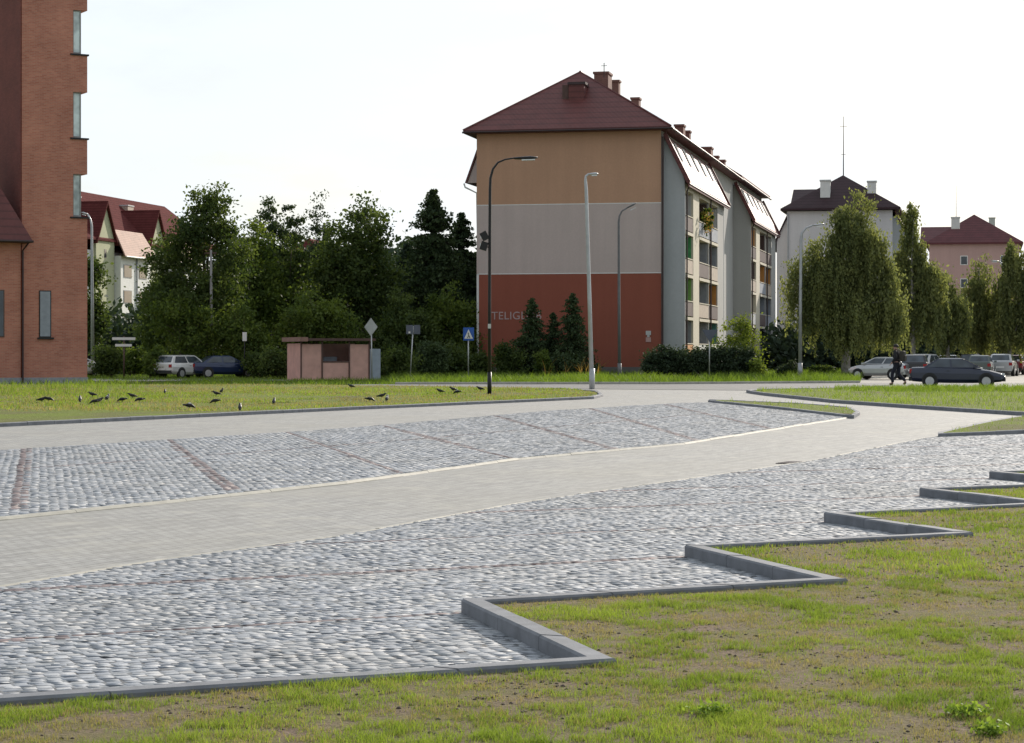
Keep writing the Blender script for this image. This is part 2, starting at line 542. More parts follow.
M['glassbright'] = glassmat('corner_window_glass', (0.52, 0.60, 0.60), 0.12)  # pale base colour holds a painted sky reflection
M['carglass'] = glassmat('car_glass', (0.05, 0.065, 0.08), 0.06)  # bluish base colour stands in for sky mirrored and seen through
M['frame'] = plain('window_frame', (0.28, 0.27, 0.26), 0.5)
M['brownframe'] = plain('brown_frame', (0.10, 0.05, 0.035), 0.5)
M['darkmetal'] = plain('dark_pole_paint', (0.018, 0.017, 0.018), 0.45, 0.3)
M['galv'] = plain('galvanised_steel', (0.46, 0.47, 0.48), 0.45, 0.5, var=0.15, scale=2)
M['oldconc'] = plain('pole_concrete', (0.30, 0.29, 0.28), 0.8)
M['lampglass'] = plain('lamp_cover', (0.75, 0.76, 0.76), 0.2, spec=0.9)
M['pipe'] = plain('downpipe', (0.05, 0.03, 0.03), 0.5, 0.2)
M['whitepipe'] = plain('white_downpipe', (0.75, 0.73, 0.70), 0.5)
M['booth'] = plain('pink_board', (0.62, 0.37, 0.31), 0.8, var=0.12, scale=2, bmp=0.3, bscale=12)
M['boothroof'] = plain('booth_roof', (0.10, 0.055, 0.045), 0.7, var=0.25)
M['boothedge'] = plain('booth_fascia', (0.26, 0.15, 0.12), 0.7)
M['bluegreyboard'] = plain('blue_grey_board', (0.32, 0.37, 0.43), 0.7)
M['signback'] = plain('sign_back', (0.42, 0.43, 0.43), 0.4, 0.5)
M['signbackdark'] = plain('sign_back_dark', (0.12, 0.13, 0.17), 0.5, 0.3)
M['signblue'] = plain('sign_blue', (0.02, 0.10, 0.42), 0.4)
M['tyre'] = plain('tyre_rubber', (0.02, 0.02, 0.02), 0.8)
M['rim'] = plain('wheel_rim', (0.55, 0.55, 0.56), 0.35, 0.7)
M['tail'] = plain('tail_light', (0.35, 0.01, 0.01), 0.2)
M['head'] = plain('head_light', (0.7, 0.72, 0.74), 0.1)
M['trim'] = plain('black_trim', (0.015, 0.015, 0.016), 0.5)
def paint(name, c, metal=0.4):
    return plain(name, c, 0.28, metal, var=0.04, coat=0.8)
M['p_navy'] = paint('navy_paint', (0.007, 0.013, 0.04), 0.0)
M['p_silver'] = paint('silver_paint', (0.50, 0.50, 0.50), 0.7)
M['p_silver_lit'] = paint('silver_lit_paint', (0.72, 0.71, 0.69), 0.3)  # silver lightened so that sun glare sits in the paint colour
M['p_black'] = paint('black_paint', (0.015, 0.015, 0.018), 0.2)
M['p_blue'] = paint('dark_blue_paint', (0.015, 0.03, 0.09), 0.2)
M['p_red'] = paint('red_paint', (0.22, 0.02, 0.025), 0.2)
M['p_white'] = paint('white_car_paint', (0.7, 0.7, 0.7), 0.0)
M['p_green'] = paint('green_grey_paint', (0.10, 0.12, 0.11), 0.5)
M['jacket'] = plain('black_cloth', (0.012, 0.012, 0.014), 0.9)
M['trousers'] = plain('dark_blue_cloth', (0.015, 0.018, 0.028), 0.9)
M['bagcloth'] = plain('olive_bag', (0.05, 0.045, 0.035), 0.85)
M['skin'] = plain('skin', (0.45, 0.27, 0.20), 0.6)
M['hair'] = plain('dark_hair', (0.015, 0.012, 0.01), 0.7)
M['shoe'] = plain('shoe', (0.10, 0.08, 0.06), 0.7)
M['feather'] = plain('black_feather', (0.012, 0.012, 0.015), 0.5, var=0.3)
M['featherw'] = plain('white_feather', (0.65, 0.62, 0.58), 0.7)
M['clod'] = plain('soil_clod', (0.085, 0.065, 0.05), 0.95, var=0.4, scale=20)
M['iron'] = plain('cast_iron', (0.05, 0.045, 0.04), 0.6, 0.5)
M['litter'] = plain('painted_mark', (0.62, 0.62, 0.60), 0.7)

rng = np.random.default_rng(11)

# ------------------------------------------------------------------ ground sheets
def sheet(name, pts, dz, m, kind='structure'):
    """flat polygon of (x, y) world points laid on the ground surface at height dz"""
    o = MB()
    # split the polygon at the knee where the ground levels out
    def clip(poly, keep_near):
        res = []
        for i in range(len(poly)):
            a, b = poly[i], poly[(i+1) % len(poly)]
            ia = (a[1] <= KNEE) if keep_near else (a[1] >= KNEE)
            ib = (b[1] <= KNEE) if keep_near else (b[1] >= KNEE)
            if ia: res.append(a)
            if ia != ib:
                t = (KNEE - a[1]) / (b[1] - a[1])
                res.append((a[0] + (b[0]-a[0])*t, KNEE))
        return res
    for kn in (True, False):
        q = clip([(p[0], p[1]) for p in pts], kn)
        if len(q) >= 3:
            area = sum(q[i][0]*q[(i+1) % len(q)][1] - q[(i+1) % len(q)][0]*q[i][1] for i in range(len(q)))
            if abs(area) < 0.02: continue
            if area < 0: q = q[::-1]
            o.add([(x, y, gz(y) + dz) for x, y in q], [tuple(range(len(q)))])
    ob = o.build(name, m, fix=False)
    tag(ob, kind=kind)
    return ob

def W(px, py, dz=0.0):
    p = P(px, py, dz)
    return (p.x, p.y)

def inpoly(x, y, poly):
    r = np.zeros(len(x), bool)
    n = len(poly)
    for i in range(n):
        x0, y0 = poly[i][0], poly[i][1]
        x1, y1 = poly[(i+1) % n][0], poly[(i+1) % n][1]
        if y0 == y1: continue
        c = ((y0 > y) != (y1 > y)) & (x < (x1-x0)*(y-y0)/(y1-y0) + x0)
        r ^= c
    return r

def gznp(y):
    return SL * np.clip(y, -50, KNEE)

sheet('ground', [(-900, -30), (900, -30), (900, 3000), (-900, 3000)], -0.06, M['ground'])

EDGE = math.atan2(4.0, 1.8)      # direction of the access road
pav_far = [(-40, 40), W(-120, 430), W(0, 424), W(340, 408), W(530, 396), W(560, 388.9),
           W(700, 388.4), W(860, 388.0)]
paving = sheet('paved_access_road', [(-40, 6)] + pav_far + [(16.5, 98), (45, 92), (45, 6)], 0.0, pavermat('concrete_paver', -EDGE))

# teeth of the echelon parking (cobble side of the kerb top, world x, y)
tips = [(0.44, 13.07), (2.47, 17.45), (4.35, 21.7), (6.2, 25.8), (7.95, 29.7)]
cors = [(-0.37, 16.05), (1.59, 20.26), (3.43, 24.2), (5.24, 28.3), (6.94, 32.0)]
for k in range(5):
    tips.append((tips[-1][0] + 1.8, tips[-1][1] + 4.0))
    cors.append((cors[-1][0] + 1.8, cors[-1][1] + 4.0))
teeth = [(0.44 - 8*0.905, 13.07 - 8*0.405)]
for a, b in zip(tips, cors):
    teeth += [a, b]
teeth.append((cors[-1][0] + 8, cors[-1][1] + 4))

near_top = [(-7.2, 10.6), W(0, 591.5), W(166, 563), W(340, 539.5), W(519, 506), W(612, 492), W(680, 482.6), W(814, 462.5), W(928.6, 439)]
near_cob = near_top + [W(1010, 436), W(1130, 432), (cors[-1][0] + 8, cors[-1][1] + 4)] + teeth[::-1][1:]
sheet('cobble_bed_near', near_cob, 0.0325, M['sand'])

isl_top = [(-30, 24.0), W(-90, 459), W(0, 452), W(169, 441), W(340, 430), W(553, 411.5), W(680, 403.9), W(712, 403.3)]
isl_bot = [W(786, 411.5), W(846, 418), W(761, 431.5), W(680, 444.5), W(513, 460), W(340, 484), W(133, 506), W(0, 519.5), (-16, 8.0)]
island = isl_top + isl_bot
sheet('cobble_bed_far', island, 0.0325, M['sand'])

def setts(name, poly, udir, du, dv, h, m, dividers, seed, md):
    """rows of granite setts, each one its own little bevelled block, filling poly"""
    rg = np.random.default_rng(seed)
    px = np.array([p[0] for p in poly]); py = np.array([p[1] for p in poly])
    u = np.array(udir, float); u /= np.linalg.norm(u); v = np.array([-u[1], u[0]])
    U = px*u[0] + py*u[1]; V = px*v[0] + py*v[1]
    nu = int((U.max()-U.min())/du) + 2; nv = int((V.max()-V.min())/dv) + 2
    iu, iv = np.meshgrid(np.arange(nu), np.arange(nv), indexing='ij')
    rowoff = rg.uniform(0, du, nv)
    cu = U.min() + iu*du + rowoff[None, :] + rg.normal(0, du*0.07, iu.shape)
    cv = V.min() + iv*dv + rg.normal(0, dv*0.10, iu.shape) + 0.008*np.sin(cu*1.1 + iv*0.13)
    cu = cu.ravel(); cv = cv.ravel()
    x = cu*u[0] + cv*v[0]; y = cu*u[1] + cv*v[1]
    ok = inpoly(x, y, poly) & (np.abs(x) < 0.27*np.abs(y) + 2.5)
    x, y, cu, cv = x[ok], y[ok], cu[ok], cv[ok]
    red = np.zeros(len(x), bool)
    for (ax, ay), (bx, by), hw in dividers:
        d = np.array([bx-ax, by-ay]); L = np.hypot(*d); d = d/L
        t = (x-ax)*d[0] + (y-ay)*d[1]; s = np.abs((x-ax)*-d[1] + (y-ay)*d[0])
        red |= (s < hw) & (t > -0.05) & (t < L+0.05)
    n = len(x)
    a = rg.normal(0, 0.09, n)
    ca, sa = np.cos(a), np.sin(a)
    ux = u[0]*ca - u[1]*sa; uy = u[0]*sa + u[1]*ca
    hu = du*0.5*rg.uniform(0.86, 1.0, n); hv = dv*0.5*rg.uniform(0.88, 1.02, n)
    zt = 0.004 + h + rg.normal(0, 0.0009, n)
    tu = rg.normal(0, 0.010, n); tv = rg.normal(0, 0.010, n)
    vs = np.zeros((n, 12, 3), np.float32)
    for j, (su, sv_) in enumerate(((-1,-1),(1,-1),(1,1),(-1,1))):
        for lay, (sc, zz) in enumerate(((1.0, None), (0.995, 0.45), (0.96, 1.0))):
            ja = rg.uniform(0.86, 1.04, n); jb = rg.uniform(0.84, 1.04, n)
            eu = su*hu*sc*ja; ev = sv_*hv*sc*jb
            X = x + ux*eu - uy*ev; Y = y + uy*eu + ux*ev
            if zz is None: Z = np.full(n, 0.0)
            else: Z = (zt-0.0013 if zz < 1 else zt) + (tu*eu + tv*ev) * (1 if zz == 1.0 else 0.8)
            vs[:, lay*4 + j, 0] = X; vs[:, lay*4 + j, 1] = Y; vs[:, lay*4 + j, 2] = gznp(Y) + Z
    f = np.array([(0,1,5,4),(1,2,6,5),(2,3,7,6),(3,0,4,7),(4,5,9,8),(5,6,10,9),(6,7,11,10),(7,4,8,11),(8,9,10,11)])
    val = np.clip(rg.normal(0.5, 0.22, n), 0, 1)
    for nm, mask, mm in ((name, ~red, m), (name + '_divider_rows', red, md)):
        k = mask.sum()
        if not k: continue
        vv = vs[mask].reshape(-1, 3)
        ff = (f[None] + (np.arange(k)*12)[:, None, None]).reshape(-1, 4)
        o = link_mesh(nm, vv, ff, mm, attr=np.repeat(val[mask], 9))
        tag(o, kind='structure')

udn = (2.84, 1.4)
ud = Vector((2.84, 1.4, 0)).normalized()
divs = []
for k, c in enumerate(cors[:8]):
    divs.append(((c[0]-14*ud.x, c[1]-14*ud.y), (c[0]+0.02, c[1]+0.0), 0.07))
divs.append(((-0.37-1.9-14*ud.x, 16.05-4.1-14*ud.y), (-2.2, 12.0), 0.075))
setts('granite_sett_paving', near_cob, udn, 0.100, 0.092, 0.03, M['granite'], divs, 3, M['redstone'])
strips = [((25,450),(16.6,512)), ((169,441),(232.5,492)), ((286,433.2),(400,475)), ((383,427),(516,461.5)),
          ((495,417),(619,452)), ((590,409.5),(702,443.5)), ((665,405.3),(775,431)), ((-90,459),(-190,545))]
d2 = []
for a, b in strips:
    d2.append((W(*a), W(*b), 0.09))
mid = [((W(*a)[0]+W(*b)[0])/2, (W(*a)[1]+W(*b)[1])/2 + 1.2) for a, b in strips[:7]]
for i in range(6):
    d2.append((mid[i], mid[i+1], 0.06))
setts('granite_sett_parking_island', island, (-0.21, 0.98), 0.135, 0.115, 0.03, M['granite'], d2, 5, M['redstone'])

# ------------------------------------------------------------------ kerbs
def offs(pts, d):
    """offset an open polyline sideways by d (to the right of travel if positive)"""
    res = []
    n = len(pts)
    for i in range(n):
        p = Vector((pts[i][0], pts[i][1]))
        nn = []
        if i > 0:
            t = (p - Vector(pts[i-1][:2])).normalized(); nn.append(Vector((t.y, -t.x)))
        if i < n-1:
            t = (Vector(pts[i+1][:2]) - p).normalized(); nn.append(Vector((t.y, -t.x)))
        if len(nn) == 2:
            b = (nn[0] + nn[1]); b.normalize()
            k = d / max(0.35, b.dot(nn[0]))
            q = p + b*k
        else:
            q = p + nn[0]*d
        res.append((q.x, q.y))
    return res

def kerb(name, pts, width, top, m, bottom=-0.04, stone=1.0, gap=0.012, bev=0.016, side=1):
    inner = pts; outer = offs(pts, width*side)
    mb = MB()
    for i in range(len(pts)-1):
        a0, a1 = Vector(inner[i]), Vector(inner[i+1]); b0, b1 = Vector(outer[i]), Vector(outer[i+1])
        L = (a1-a0).length
        k = max(1, round(L/stone))
        for j in range(k):
            g = gap/L*0.5
            t0 = j/k + (g if j else 0); t1 = (j+1)/k - (g if j < k-1 else 0)
            jit = random.uniform(-0.005, 0.004)
            q = [a0.lerp(a1, t0), a0.lerp(a1, t1), b0.lerp(b1, t1), b0.lerp(b1, t0)]
            c = (q[0]+q[1]+q[2]+q[3])/4
            n1 = (q[3]-q[0]).normalized()*bev; 
            r = [q[0]+n1, q[1]+n1, q[2]-n1, q[3]-n1]
            vs = [(p.x, p.y, gz(p.y)+bottom) for p in q] + [(p.x, p.y, gz(p.y)+top-bev+jit) for p in q] + [(p.x, p.y, gz(p.y)+top+jit) for p in r]
            fs = [(3,2,1,0)]
            for kk in (0, 4):
                for e in range(4):
                    f = (e+1) % 4
                    fs.append((kk+e, kk+f, kk+4+f, kk+4+e))
            fs.append((8,9,10,11))
            mb.add(vs, fs)
    return tag(mb.build(name, m), kind='structure')

kerb('kerb', teeth, 0.15, 0.14, M['kerb'], side=1)
kerb('kerb', [W(-260, 440), W(-120, 433), W(0, 427), W(340, 410.6), W(560, 400.6), W(594, 399), W(603, 396.5), W(598, 393.0), W(560, 390.0)], 0.15, 0.10, M['kerb'], side=-1, stone=1.0)
kerb('flush_kerb', isl_bot[1:] , 0.12, 0.036, M['flush'], side=-1, bev=0.03, gap=0.004)
kerb('flush_kerb', near_top, 0.10, 0.034, M['flush'], side=-1, bev=0.028, gap=0.004)
# grass sliver at the end of the island
sliver = [W(716, 402.6), W(800, 406.5), W(848, 410.5), W(858, 414.5), W(853, 417.5), W(843, 417.0), W(786, 410.5), W(716, 403.4)]
sheet('island_grass', sliver, 0.09, M['lawn'])
kerb('kerb', [W(708, 403.0), W(786, 411.0), W(843, 418.0), W(854, 418.8), W(860, 415), W(850, 410), W(800, 405.8), W(712, 402.2)], 0.13, 0.10, M['kerb'], side=-1)
# right grass by the street
rg_near = [W(754.5, 393.6), W(770, 395.8), W(838, 403), W(930, 409.5), W(1024, 415.5), W(1200, 428)]
rg_far = [W(1200, 390), W(1024, 389.0), W(900, 389.8), W(830, 390.2), W(762, 391.6)]
sheet('roadside_grass', rg_near + rg_far, 0.09, M['lawn'])
kerb('kerb', rg_near[::-1] + [W(750, 392.6)] + rg_far[::-1][:3], 0.15, 0.11, M['kerb'], side=-1)
wedge = [W(940, 437.2), W(985, 426.5), W(1018, 420), W(1200, 414.5+6), W(1200, 430), W(1024, 434)]
sheet('wedge_grass', wedge, 0.09, M['lawn'])
kerb('kerb', [W(1200, 429.5), W(1024, 434.4), W(938, 438.2), W(938, 436.4), W(984, 425.5), W(1018, 419.3), W(1200, 419)], 0.12, 0.10, M['kerb'], side=1)

# far-left lawn
lawn = [W(-260, 439), W(-120, 432.6), W(0, 426.6), W(340, 410.2), W(560, 400.2), W(596, 397.6), W(598, 394), W(560, 389.8), W(480, 388.4), W(400, 387.2), W(300, 386), W(-100, 386), (-60, 100), (-60, 50)]
lawn_ob = sheet('lawn', lawn, 0.07, M['lawn'])

# the near young lawn
vouter = offs(teeth, 0.14)
verge = vouter + [(60, 60), (60, 1.0), (-20, 1.0), (-20, 6.0)]
sheet('young_lawn', verge, 0.10, M['verge'])

# street behind and car park
def gs(y): return y
street = [W(350, 386.6), W(395, 387.0), W(600, 389.2), W(760, 390.6), W(860, 389.0), W(1000, 387.6), W(1300, 387.0), W(1300, 383.2), W(860, 383.2), W(680, 384.4), W(395, 384.6), W(350, 384.8)]
sheet('street', street, 0.012, M['asphalt'])
kerb('kerb', [W(395, 384.6), W(680, 384.4), W(860, 383.2)], 0.2, 0.12, M['flush'], side=-1, stone=1.0)
yard = [W(840, 383.3), W(1500, 383.3), (75, 260), (20, 260), (25, 170), (22, 140)]
sheet('car_park', yard, -0.02, M['yard'])
sheet('driveway', [W(95, 380.8), W(300, 380.5), W(300, 378.3), W(90, 378.4)], -0.02, M['asphalt'])

# marks on the paving
def patch(name, px, py, w_, l_, rot, m, label, cat, dz=0.006, th=0.012):
    p = P(px, py)
    t = thing(name, label, cat, (p.x, p.y, p.z), rot)
    a = MB().box(-w_/2, w_/2, -l_/2, l_/2, 0.0, th)
    a.build('frame' if name == 'drain_cover' else 'sheet', m, t)
    return t
t = patch('drain_cover', 791, 463, 0.62, 0.34, EDGE, M['iron'], 'rusty rectangular drain grate at the edge of the cobbles', 'drain cover', th=0.012)
g = MB()
for k in range(7):
    g.box(-0.30, 0.30, -0.145 + k*0.043, -0.122 + k*0.043, 0.012, 0.017)
g.build('grate', M['pipe'], t)

# ------------------------------------------------------------------ grass blades, clods
def nz(x, y, s, seed=0):
    """cheap value noise"""
    rg = np.random.default_rng(seed)
    T = rg.random((256, 256))
    def samp(X, Y):
        xi = np.floor(X).astype(int); yi = np.floor(Y).astype(int)
        fx = X-xi; fy = Y-yi; fx = fx*fx*(3-2*fx); fy = fy*fy*(3-2*fy)
        a = T[xi % 256, yi % 256]; b = T[(xi+1) % 256, yi % 256]; c = T[xi % 256, (yi+1) % 256]; d = T[(xi+1) % 256, (yi+1) % 256]
        return (a*(1-fx)+b*fx)*(1-fy) + (c*(1-fx)+d*fx)*fy
    return (samp(x*s, y*s)*0.5 + samp(x*s*2.1+9, y*s*2.1+4)*0.3 + samp(x*s*4.3+3, y*s*4.3+7)*0.2)

def blades(name, poly, n, y0, y1, hmin, hmax, wd, m, dz, patch_s=1.3, thr=0.45, seed=1, xlim=0.26, soft=0.12, parent=None, vlo=0.0, vhi=1.0, power=1.0, tuft=9.0):
    rg = np.random.default_rng(seed)
    y = y0 + (y1-y0) * rg.random(n)**power
    xs = [p[0] for p in poly]
    if xlim: x = rg.uniform(-1, 1, n) * (xlim*y + 2.4)
    else: x = rg.uniform(min(xs), max(xs), n)
    ok = inpoly(x, y, poly)
    x, y = x[ok], y[ok]
    q = nz(x+50, y+50, patch_s, 4)
    keep = rg.random(len(x)) < np.clip((q-thr)/soft + 0.1, 0.02, 1) * np.clip((nz(x+70, y+30, tuft, 6)-0.36)*5, 0.06, 1)
    x, y, q = x[keep], y[keep], q[keep]
    # cluster blades in tufts
    n = len(x)
    hh = rg.uniform(hmin, hmax, n) * np.clip(0.5 + (q-thr)*3.2, 0.45, 1.5)
    ang = rg.uniform(0, 2*np.pi, n)
    lean = rg.uniform(0.1, 1.1, n) * hh
    la = rg.uniform(0, 2*np.pi, n)
    z0 = gznp(y) + dz
    ww = wd * rg.uniform(0.7, 1.4, n)
    dx, dy = np.cos(ang)*ww, np.sin(ang)*ww
    lx, ly = np.cos(la)*lean, np.sin(la)*lean
    vs = np.zeros((n, 5, 3), np.float32)
    vs[:, 0] = np.c_[x-dx, y-dy, z0-0.005]; vs[:, 1] = np.c_[x+dx, y+dy, z0-0.005]
    vs[:, 2] = np.c_[x+dx*0.7+lx*0.35, y+dy*0.7+ly*0.35, z0+hh*0.6]; vs[:, 3] = np.c_[x-dx*0.7+lx*0.35, y-dy*0.7+ly*0.35, z0+hh*0.6]
    vs[:, 4] = np.c_[x+lx, y+ly, z0+hh]
    base_i = np.arange(n)*5
    f = np.stack([base_i, base_i+1, base_i+2, base_i+2, base_i+3, base_i], 1)
    tri = np.concatenate([np.stack([base_i, base_i+1, base_i+2], 1), np.stack([base_i, base_i+2, base_i+3], 1), np.stack([base_i+3, base_i+2, base_i+4], 1)])
    val = vlo + (vhi-vlo)*np.clip(0.55*rg.random(n) + 0.9*(nz(x+20, y+20, 0.9, 8)-0.25), 0, 1)
    o = link_mesh(name, vs.reshape(-1, 3), tri, m, attr=np.tile(val, 3), parent=parent)
    tag(o, kind='stuff')
    return o

g1 = blades('grass', verge, 1350000, 8.5, 17.5, 0.008, 0.036, 0.0016, M['grass'], 0.10, 1.9, 0.36, 1, soft=0.5)
tag(g1, 'young yellow green grass sprouting in patches from bare soil in front', 'grass')
g2 = blades('grass', verge, 760000, 17.5, 34, 0.012, 0.042, 0.0031, M['grass'], 0.10, 1.9, 0.34, 2, soft=0.5, tuft=6.0)
tag(g2, 'patchy young grass beside the sawtooth kerbs further back', 'grass')
g3 = blades('grass', verge, 60000, 34, 62, 0.03, 0.08, 0.008, M['grass'], 0.10, 2.0, 0.34, 3, soft=0.3, tuft=4.0)
tag(g3, 'thin young grass at the far right end of the sawtooth kerbs', 'grass')
g0 = blades('dry_grass', verge, 400000, 8.5, 17.5, 0.006, 0.022, 0.0018, M['thatch'], 0.10, 4.0, 0.2, 31, soft=0.5)
tag(g0, 'short straw coloured thatch between the green tufts in front', 'dry grass')
g0 = blades('dry_grass', verge, 250000, 17.5, 34, 0.008, 0.026, 0.0035, M['thatch'], 0.10, 4.0, 0.2, 32, soft=0.5)
tag(g0, 'short straw coloured thatch beside the sawtooth kerbs further back', 'dry grass')
g4 = blades('grass', lawn, 150000, 62, 106, 0.03, 0.08, 0.012, M['grass'], 0.07, 0.22, 0.42, 4, xlim=0.27, vlo=0.1, tuft=2.0)
g4b = blades('dry_grass', lawn, 90000, 62, 106, 0.03, 0.07, 0.012, M['thatch'], 0.07, 0.3, 0.25, 34, xlim=0.27, tuft=2.0)
tag(g4b, 'straw coloured stems mixed into the lawn where the birds feed', 'dry grass')
tag(g4, 'sunlit short lawn where the black birds feed', 'grass')
g5 = blades('grass', [W(-120,398), W(-120,386.5), W(120,386.2), W(145,389), W(128,394), W(60,397)], 30000, 70, 108, 0.12, 0.3, 0.012, M['grass'], 0.07, 0.5, 0.25, 5, xlim=0.30, vlo=0.1, vhi=0.7, tuft=2.0)
tag(g5, 'taller bright green grass at the foot of the brick tower', 'grass')
g6 = blades('grass', rg_near + rg_far, 70000, 60, 100, 0.05, 0.14, 0.010, M['grass'], 0.09, 0.4, 0.30, 6, xlim=0.32, tuft=2.0)
tag(g6, 'bright verge grass between the kerb and the street on the right', 'grass')
ridge = [W(835, 389.6), W(1200, 388.8), W(1200, 394.5), W(1024, 394.5), W(900, 394.5), W(835, 393)]
g7 = blades('grass', ridge, 90000, 80, 99, 0.06, 0.16, 0.011, M['grass'], 0.09, 0.5, 0.15, 7, xlim=0.32, vhi=0.6, tuft=2.0)
tag(g7, 'tall uncut grass strip hiding the wheels of the dark blue saloon', 'grass')
g8 = blades('grass', sliver + [], 6000, 60, 80, 0.04, 0.10, 0.010, M['grass'], 0.09, 0.5, 0.2, 8, xlim=0.2)
tag(g8, 'narrow grass sliver on the tip of the cobbled parking island', 'grass')
g9 = blades('grass', wedge, 12000, 46, 70, 0.03, 0.10, 0.008, M['grass'], 0.09, 0.5, 0.2, 9, xlim=0.32)
tag(g9, 'small wedge of grass inside the kerbs at the right picture edge', 'grass')
strip = [W(390, 384.4), W(860, 383.0), W(860, 374.5), W(390, 374.5)]
g10 = blades('grass', strip, 130000, 107, 160, 0.12, 0.42, 0.016, M['grass'], -0.05, 0.35, 0.30, 10, xlim=0.18, vhi=0.35, tuft=1.5)  # only dark blade tones: the shadow here is partly put into the colour
tag(g10, 'long grass strip along the street below the painted gable', 'grass')
lstrip = [W(-60, 385.9), W(395, 385.9), W(395, 374.5), W(-60, 374.5)]
g11 = blades('grass', lstrip, 120000, 103, 160, 0.06, 0.22, 0.014, M['grass'], -0.05, 0.35, 0.35, 11, xlim=0.27, vhi=0.35, tuft=1.5)  # blade colour darkened to deepen the shadow on this strip
tag(g11, 'shaded grass between the lawn and the trees on the left', 'grass')
g12 = blades('dry_grass', [W(542, 379), W(602, 379), W(602, 375.5), W(542, 375.5)], 1500, 126, 150, 0.5, 1.2, 0.022, M['drygrass'], -0.05, 0.6, 0.3, 12, xlim=0.06)
tag(g12, 'dry rust coloured stalks of tall weeds below the gable', 'weeds')

# soil clods on the young lawn
def clods(n, y0, y1, s0, s1, seed):
    rg = np.random.default_rng(seed)
    y = y0 + (y1-y0)*rg.random(n)**1.4; x = rg.uniform(-1, 1, n)*(0.25*y+2.2)
    ok = inpoly(x, y, verge); x, y = x[ok], y[ok]
    q = nz(x+50, y+50, 2.3, 4)
    k = rg.random(len(x)) < np.clip((0.58-q)*4, 0.05, 1); x, y = x[k], y[k]
    n = len(x)
    ic = np.array([(0,0,1),(0.9,0,0.35),(0.28,0.85,0.35),(-0.73,0.53,0.35),(-0.73,-0.53,0.35),(0.28,-0.85,0.35),(0.6,0.5,-0.5),(-0.3,0.8,-0.5),(-0.8,0,-0.5),(-0.3,-0.8,-0.5),(0.6,-0.5,-0.5)])
    fc = np.array([(0,1,2),(0,2,3),(0,3,4),(0,4,5),(0,5,1),(1,6,2),(2,6,7),(2,7,3),(3,7,8),(3,8,4),(4,8,9),(4,9,5),(5,9,10),(5,10,1),(1,10,6)])
    s = s0 + (s1-s0)*rg.random(n)**4
    v = ic[None]*rg.uniform(0.6, 1.2, (n, 11, 1))*s[:, None, None]*np.array([1, 1, 0.6])
    a = rg.uniform(0, 6.28, n); ca, sa = np.cos(a)[:, None], np.sin(a)[:, None]
    X = v[..., 0]*ca - v[..., 1]*sa + x[:, None]; Y = v[..., 0]*sa + v[..., 1]*ca + y[:, None]
    Z = v[..., 2] + gznp(Y) + 0.10
    f = (fc[None] + (np.arange(n)*11)[:, None, None]).reshape(-1, 3)
    o = link_mesh('soil_clods', np.stack([X, Y, Z], -1).reshape(-1, 3), f, M['clod'])
    tag(o, 'crumbs and clods of bare soil in the young lawn', 'soil', kind='stuff')
clods(74000, 8.5, 32, 0.003, 0.020, 21)

# ------------------------------------------------------------------ foliage
def leafquads(pts, size, rg, elong=1.6, vertical=0.0, outward=None):
    n = len(pts)
    nrm = rg.normal(0, 1, (n, 3))
    t1 = rg.normal(0, 1, (n, 3))
    if vertical:
        t1 = t1*(1-vertical) + np.array([0, 0, -1.0])*vertical*1.6
    t1 /= np.linalg.norm(t1, axis=1)[:, None]
    t2 = np.cross(nrm, t1); t2 /= np.maximum(1e-6, np.linalg.norm(t2, axis=1))[:, None]
    s = size*rg.uniform(0.6, 1.35, n)[:, None]
    v = np.stack([pts - t1*s*elong*0.5, pts + t2*s*0.5, pts + t1*s*elong*0.5, pts - t2*s*0.5], 1)
    f = np.arange(n*4).reshape(n, 4)
    return v.reshape(-1, 3), f

def crown(name, pts, val, size, m, parent, rg, elong=1.6, vertical=0.0):
    v, f = leafquads(pts, size, rg, elong, vertical)
    return link_mesh(name, v, f, m, parent, attr=np.clip(val, 0, 1))

def lobes_points(lobes, nclump, per, rg, sig, shell=0.35):
    """clumps of leaves spread through the lobes; returns positions, value, clump centres"""
    vol = np.array([l[3]*l[4]*l[5] for l in lobes]); pr = vol/vol.sum()
    idx = rg.choice(len(lobes), nclump, p=pr)
    L = np.array(lobes)[idx]
    d = rg.normal(0, 1, (nclump, 3)); d /= np.linalg.norm(d, axis=1)[:, None]
    r = rg.random(nclump)**shell * rg.uniform(0.82, 1.12, nclump)
    c = L[:, :3] + d*L[:, 3:]*r[:, None]
    cs = rg.uniform(0.6, 1.4, nclump)
    k = rg.integers(0, nclump, nclump*per)
    p = c[k] + rg.normal(0, 1, (nclump*per, 3))*sig*cs[k][:, None]*np.array([1, 1, 0.7])
    cv = rg.uniform(0.0, 0.65, nclump)
    val = cv[k] + rg.uniform(0, 0.35, len(k))
    return p, val, c

def trunkmesh(root, h, r, targets, rg, m, lean=0.0, start=0.25, name='trunk'):
    mb = MB()
    pts = []
    n = 7
    lx, ly = lean*rg.uniform(-1, 1), lean*rg.uniform(-1, 1)
    for i in range(n+1):
        t = i/n
        pts.append(Vector((lx*t + 0.06*h*0.1*math.sin(t*7+lx), ly*t, h*t - 0.1)))
    mb.tube(pts, [max(0.02, r*(1-0.85*(i/n))) for i in range(n+1)], 8)
    for c in targets:
        t = start + (0.9-start)*rg.random()
        t = min(t, max(start, (c[2]/h) - 0.08))
        a = Vector((lx*t, ly*t, h*t))
        c = Vector(c)
        mid_ = a.lerp(c, 0.5) + Vector((0, 0, -0.04*h*rg.random() + 0.03*h))
        mb.tube([a, mid_, c], [r*(1-0.8*t)*0.5, r*0.18, 0.015], 5, cap=False)
    return mb.build(name, m, root, smooth=True, fix=False)

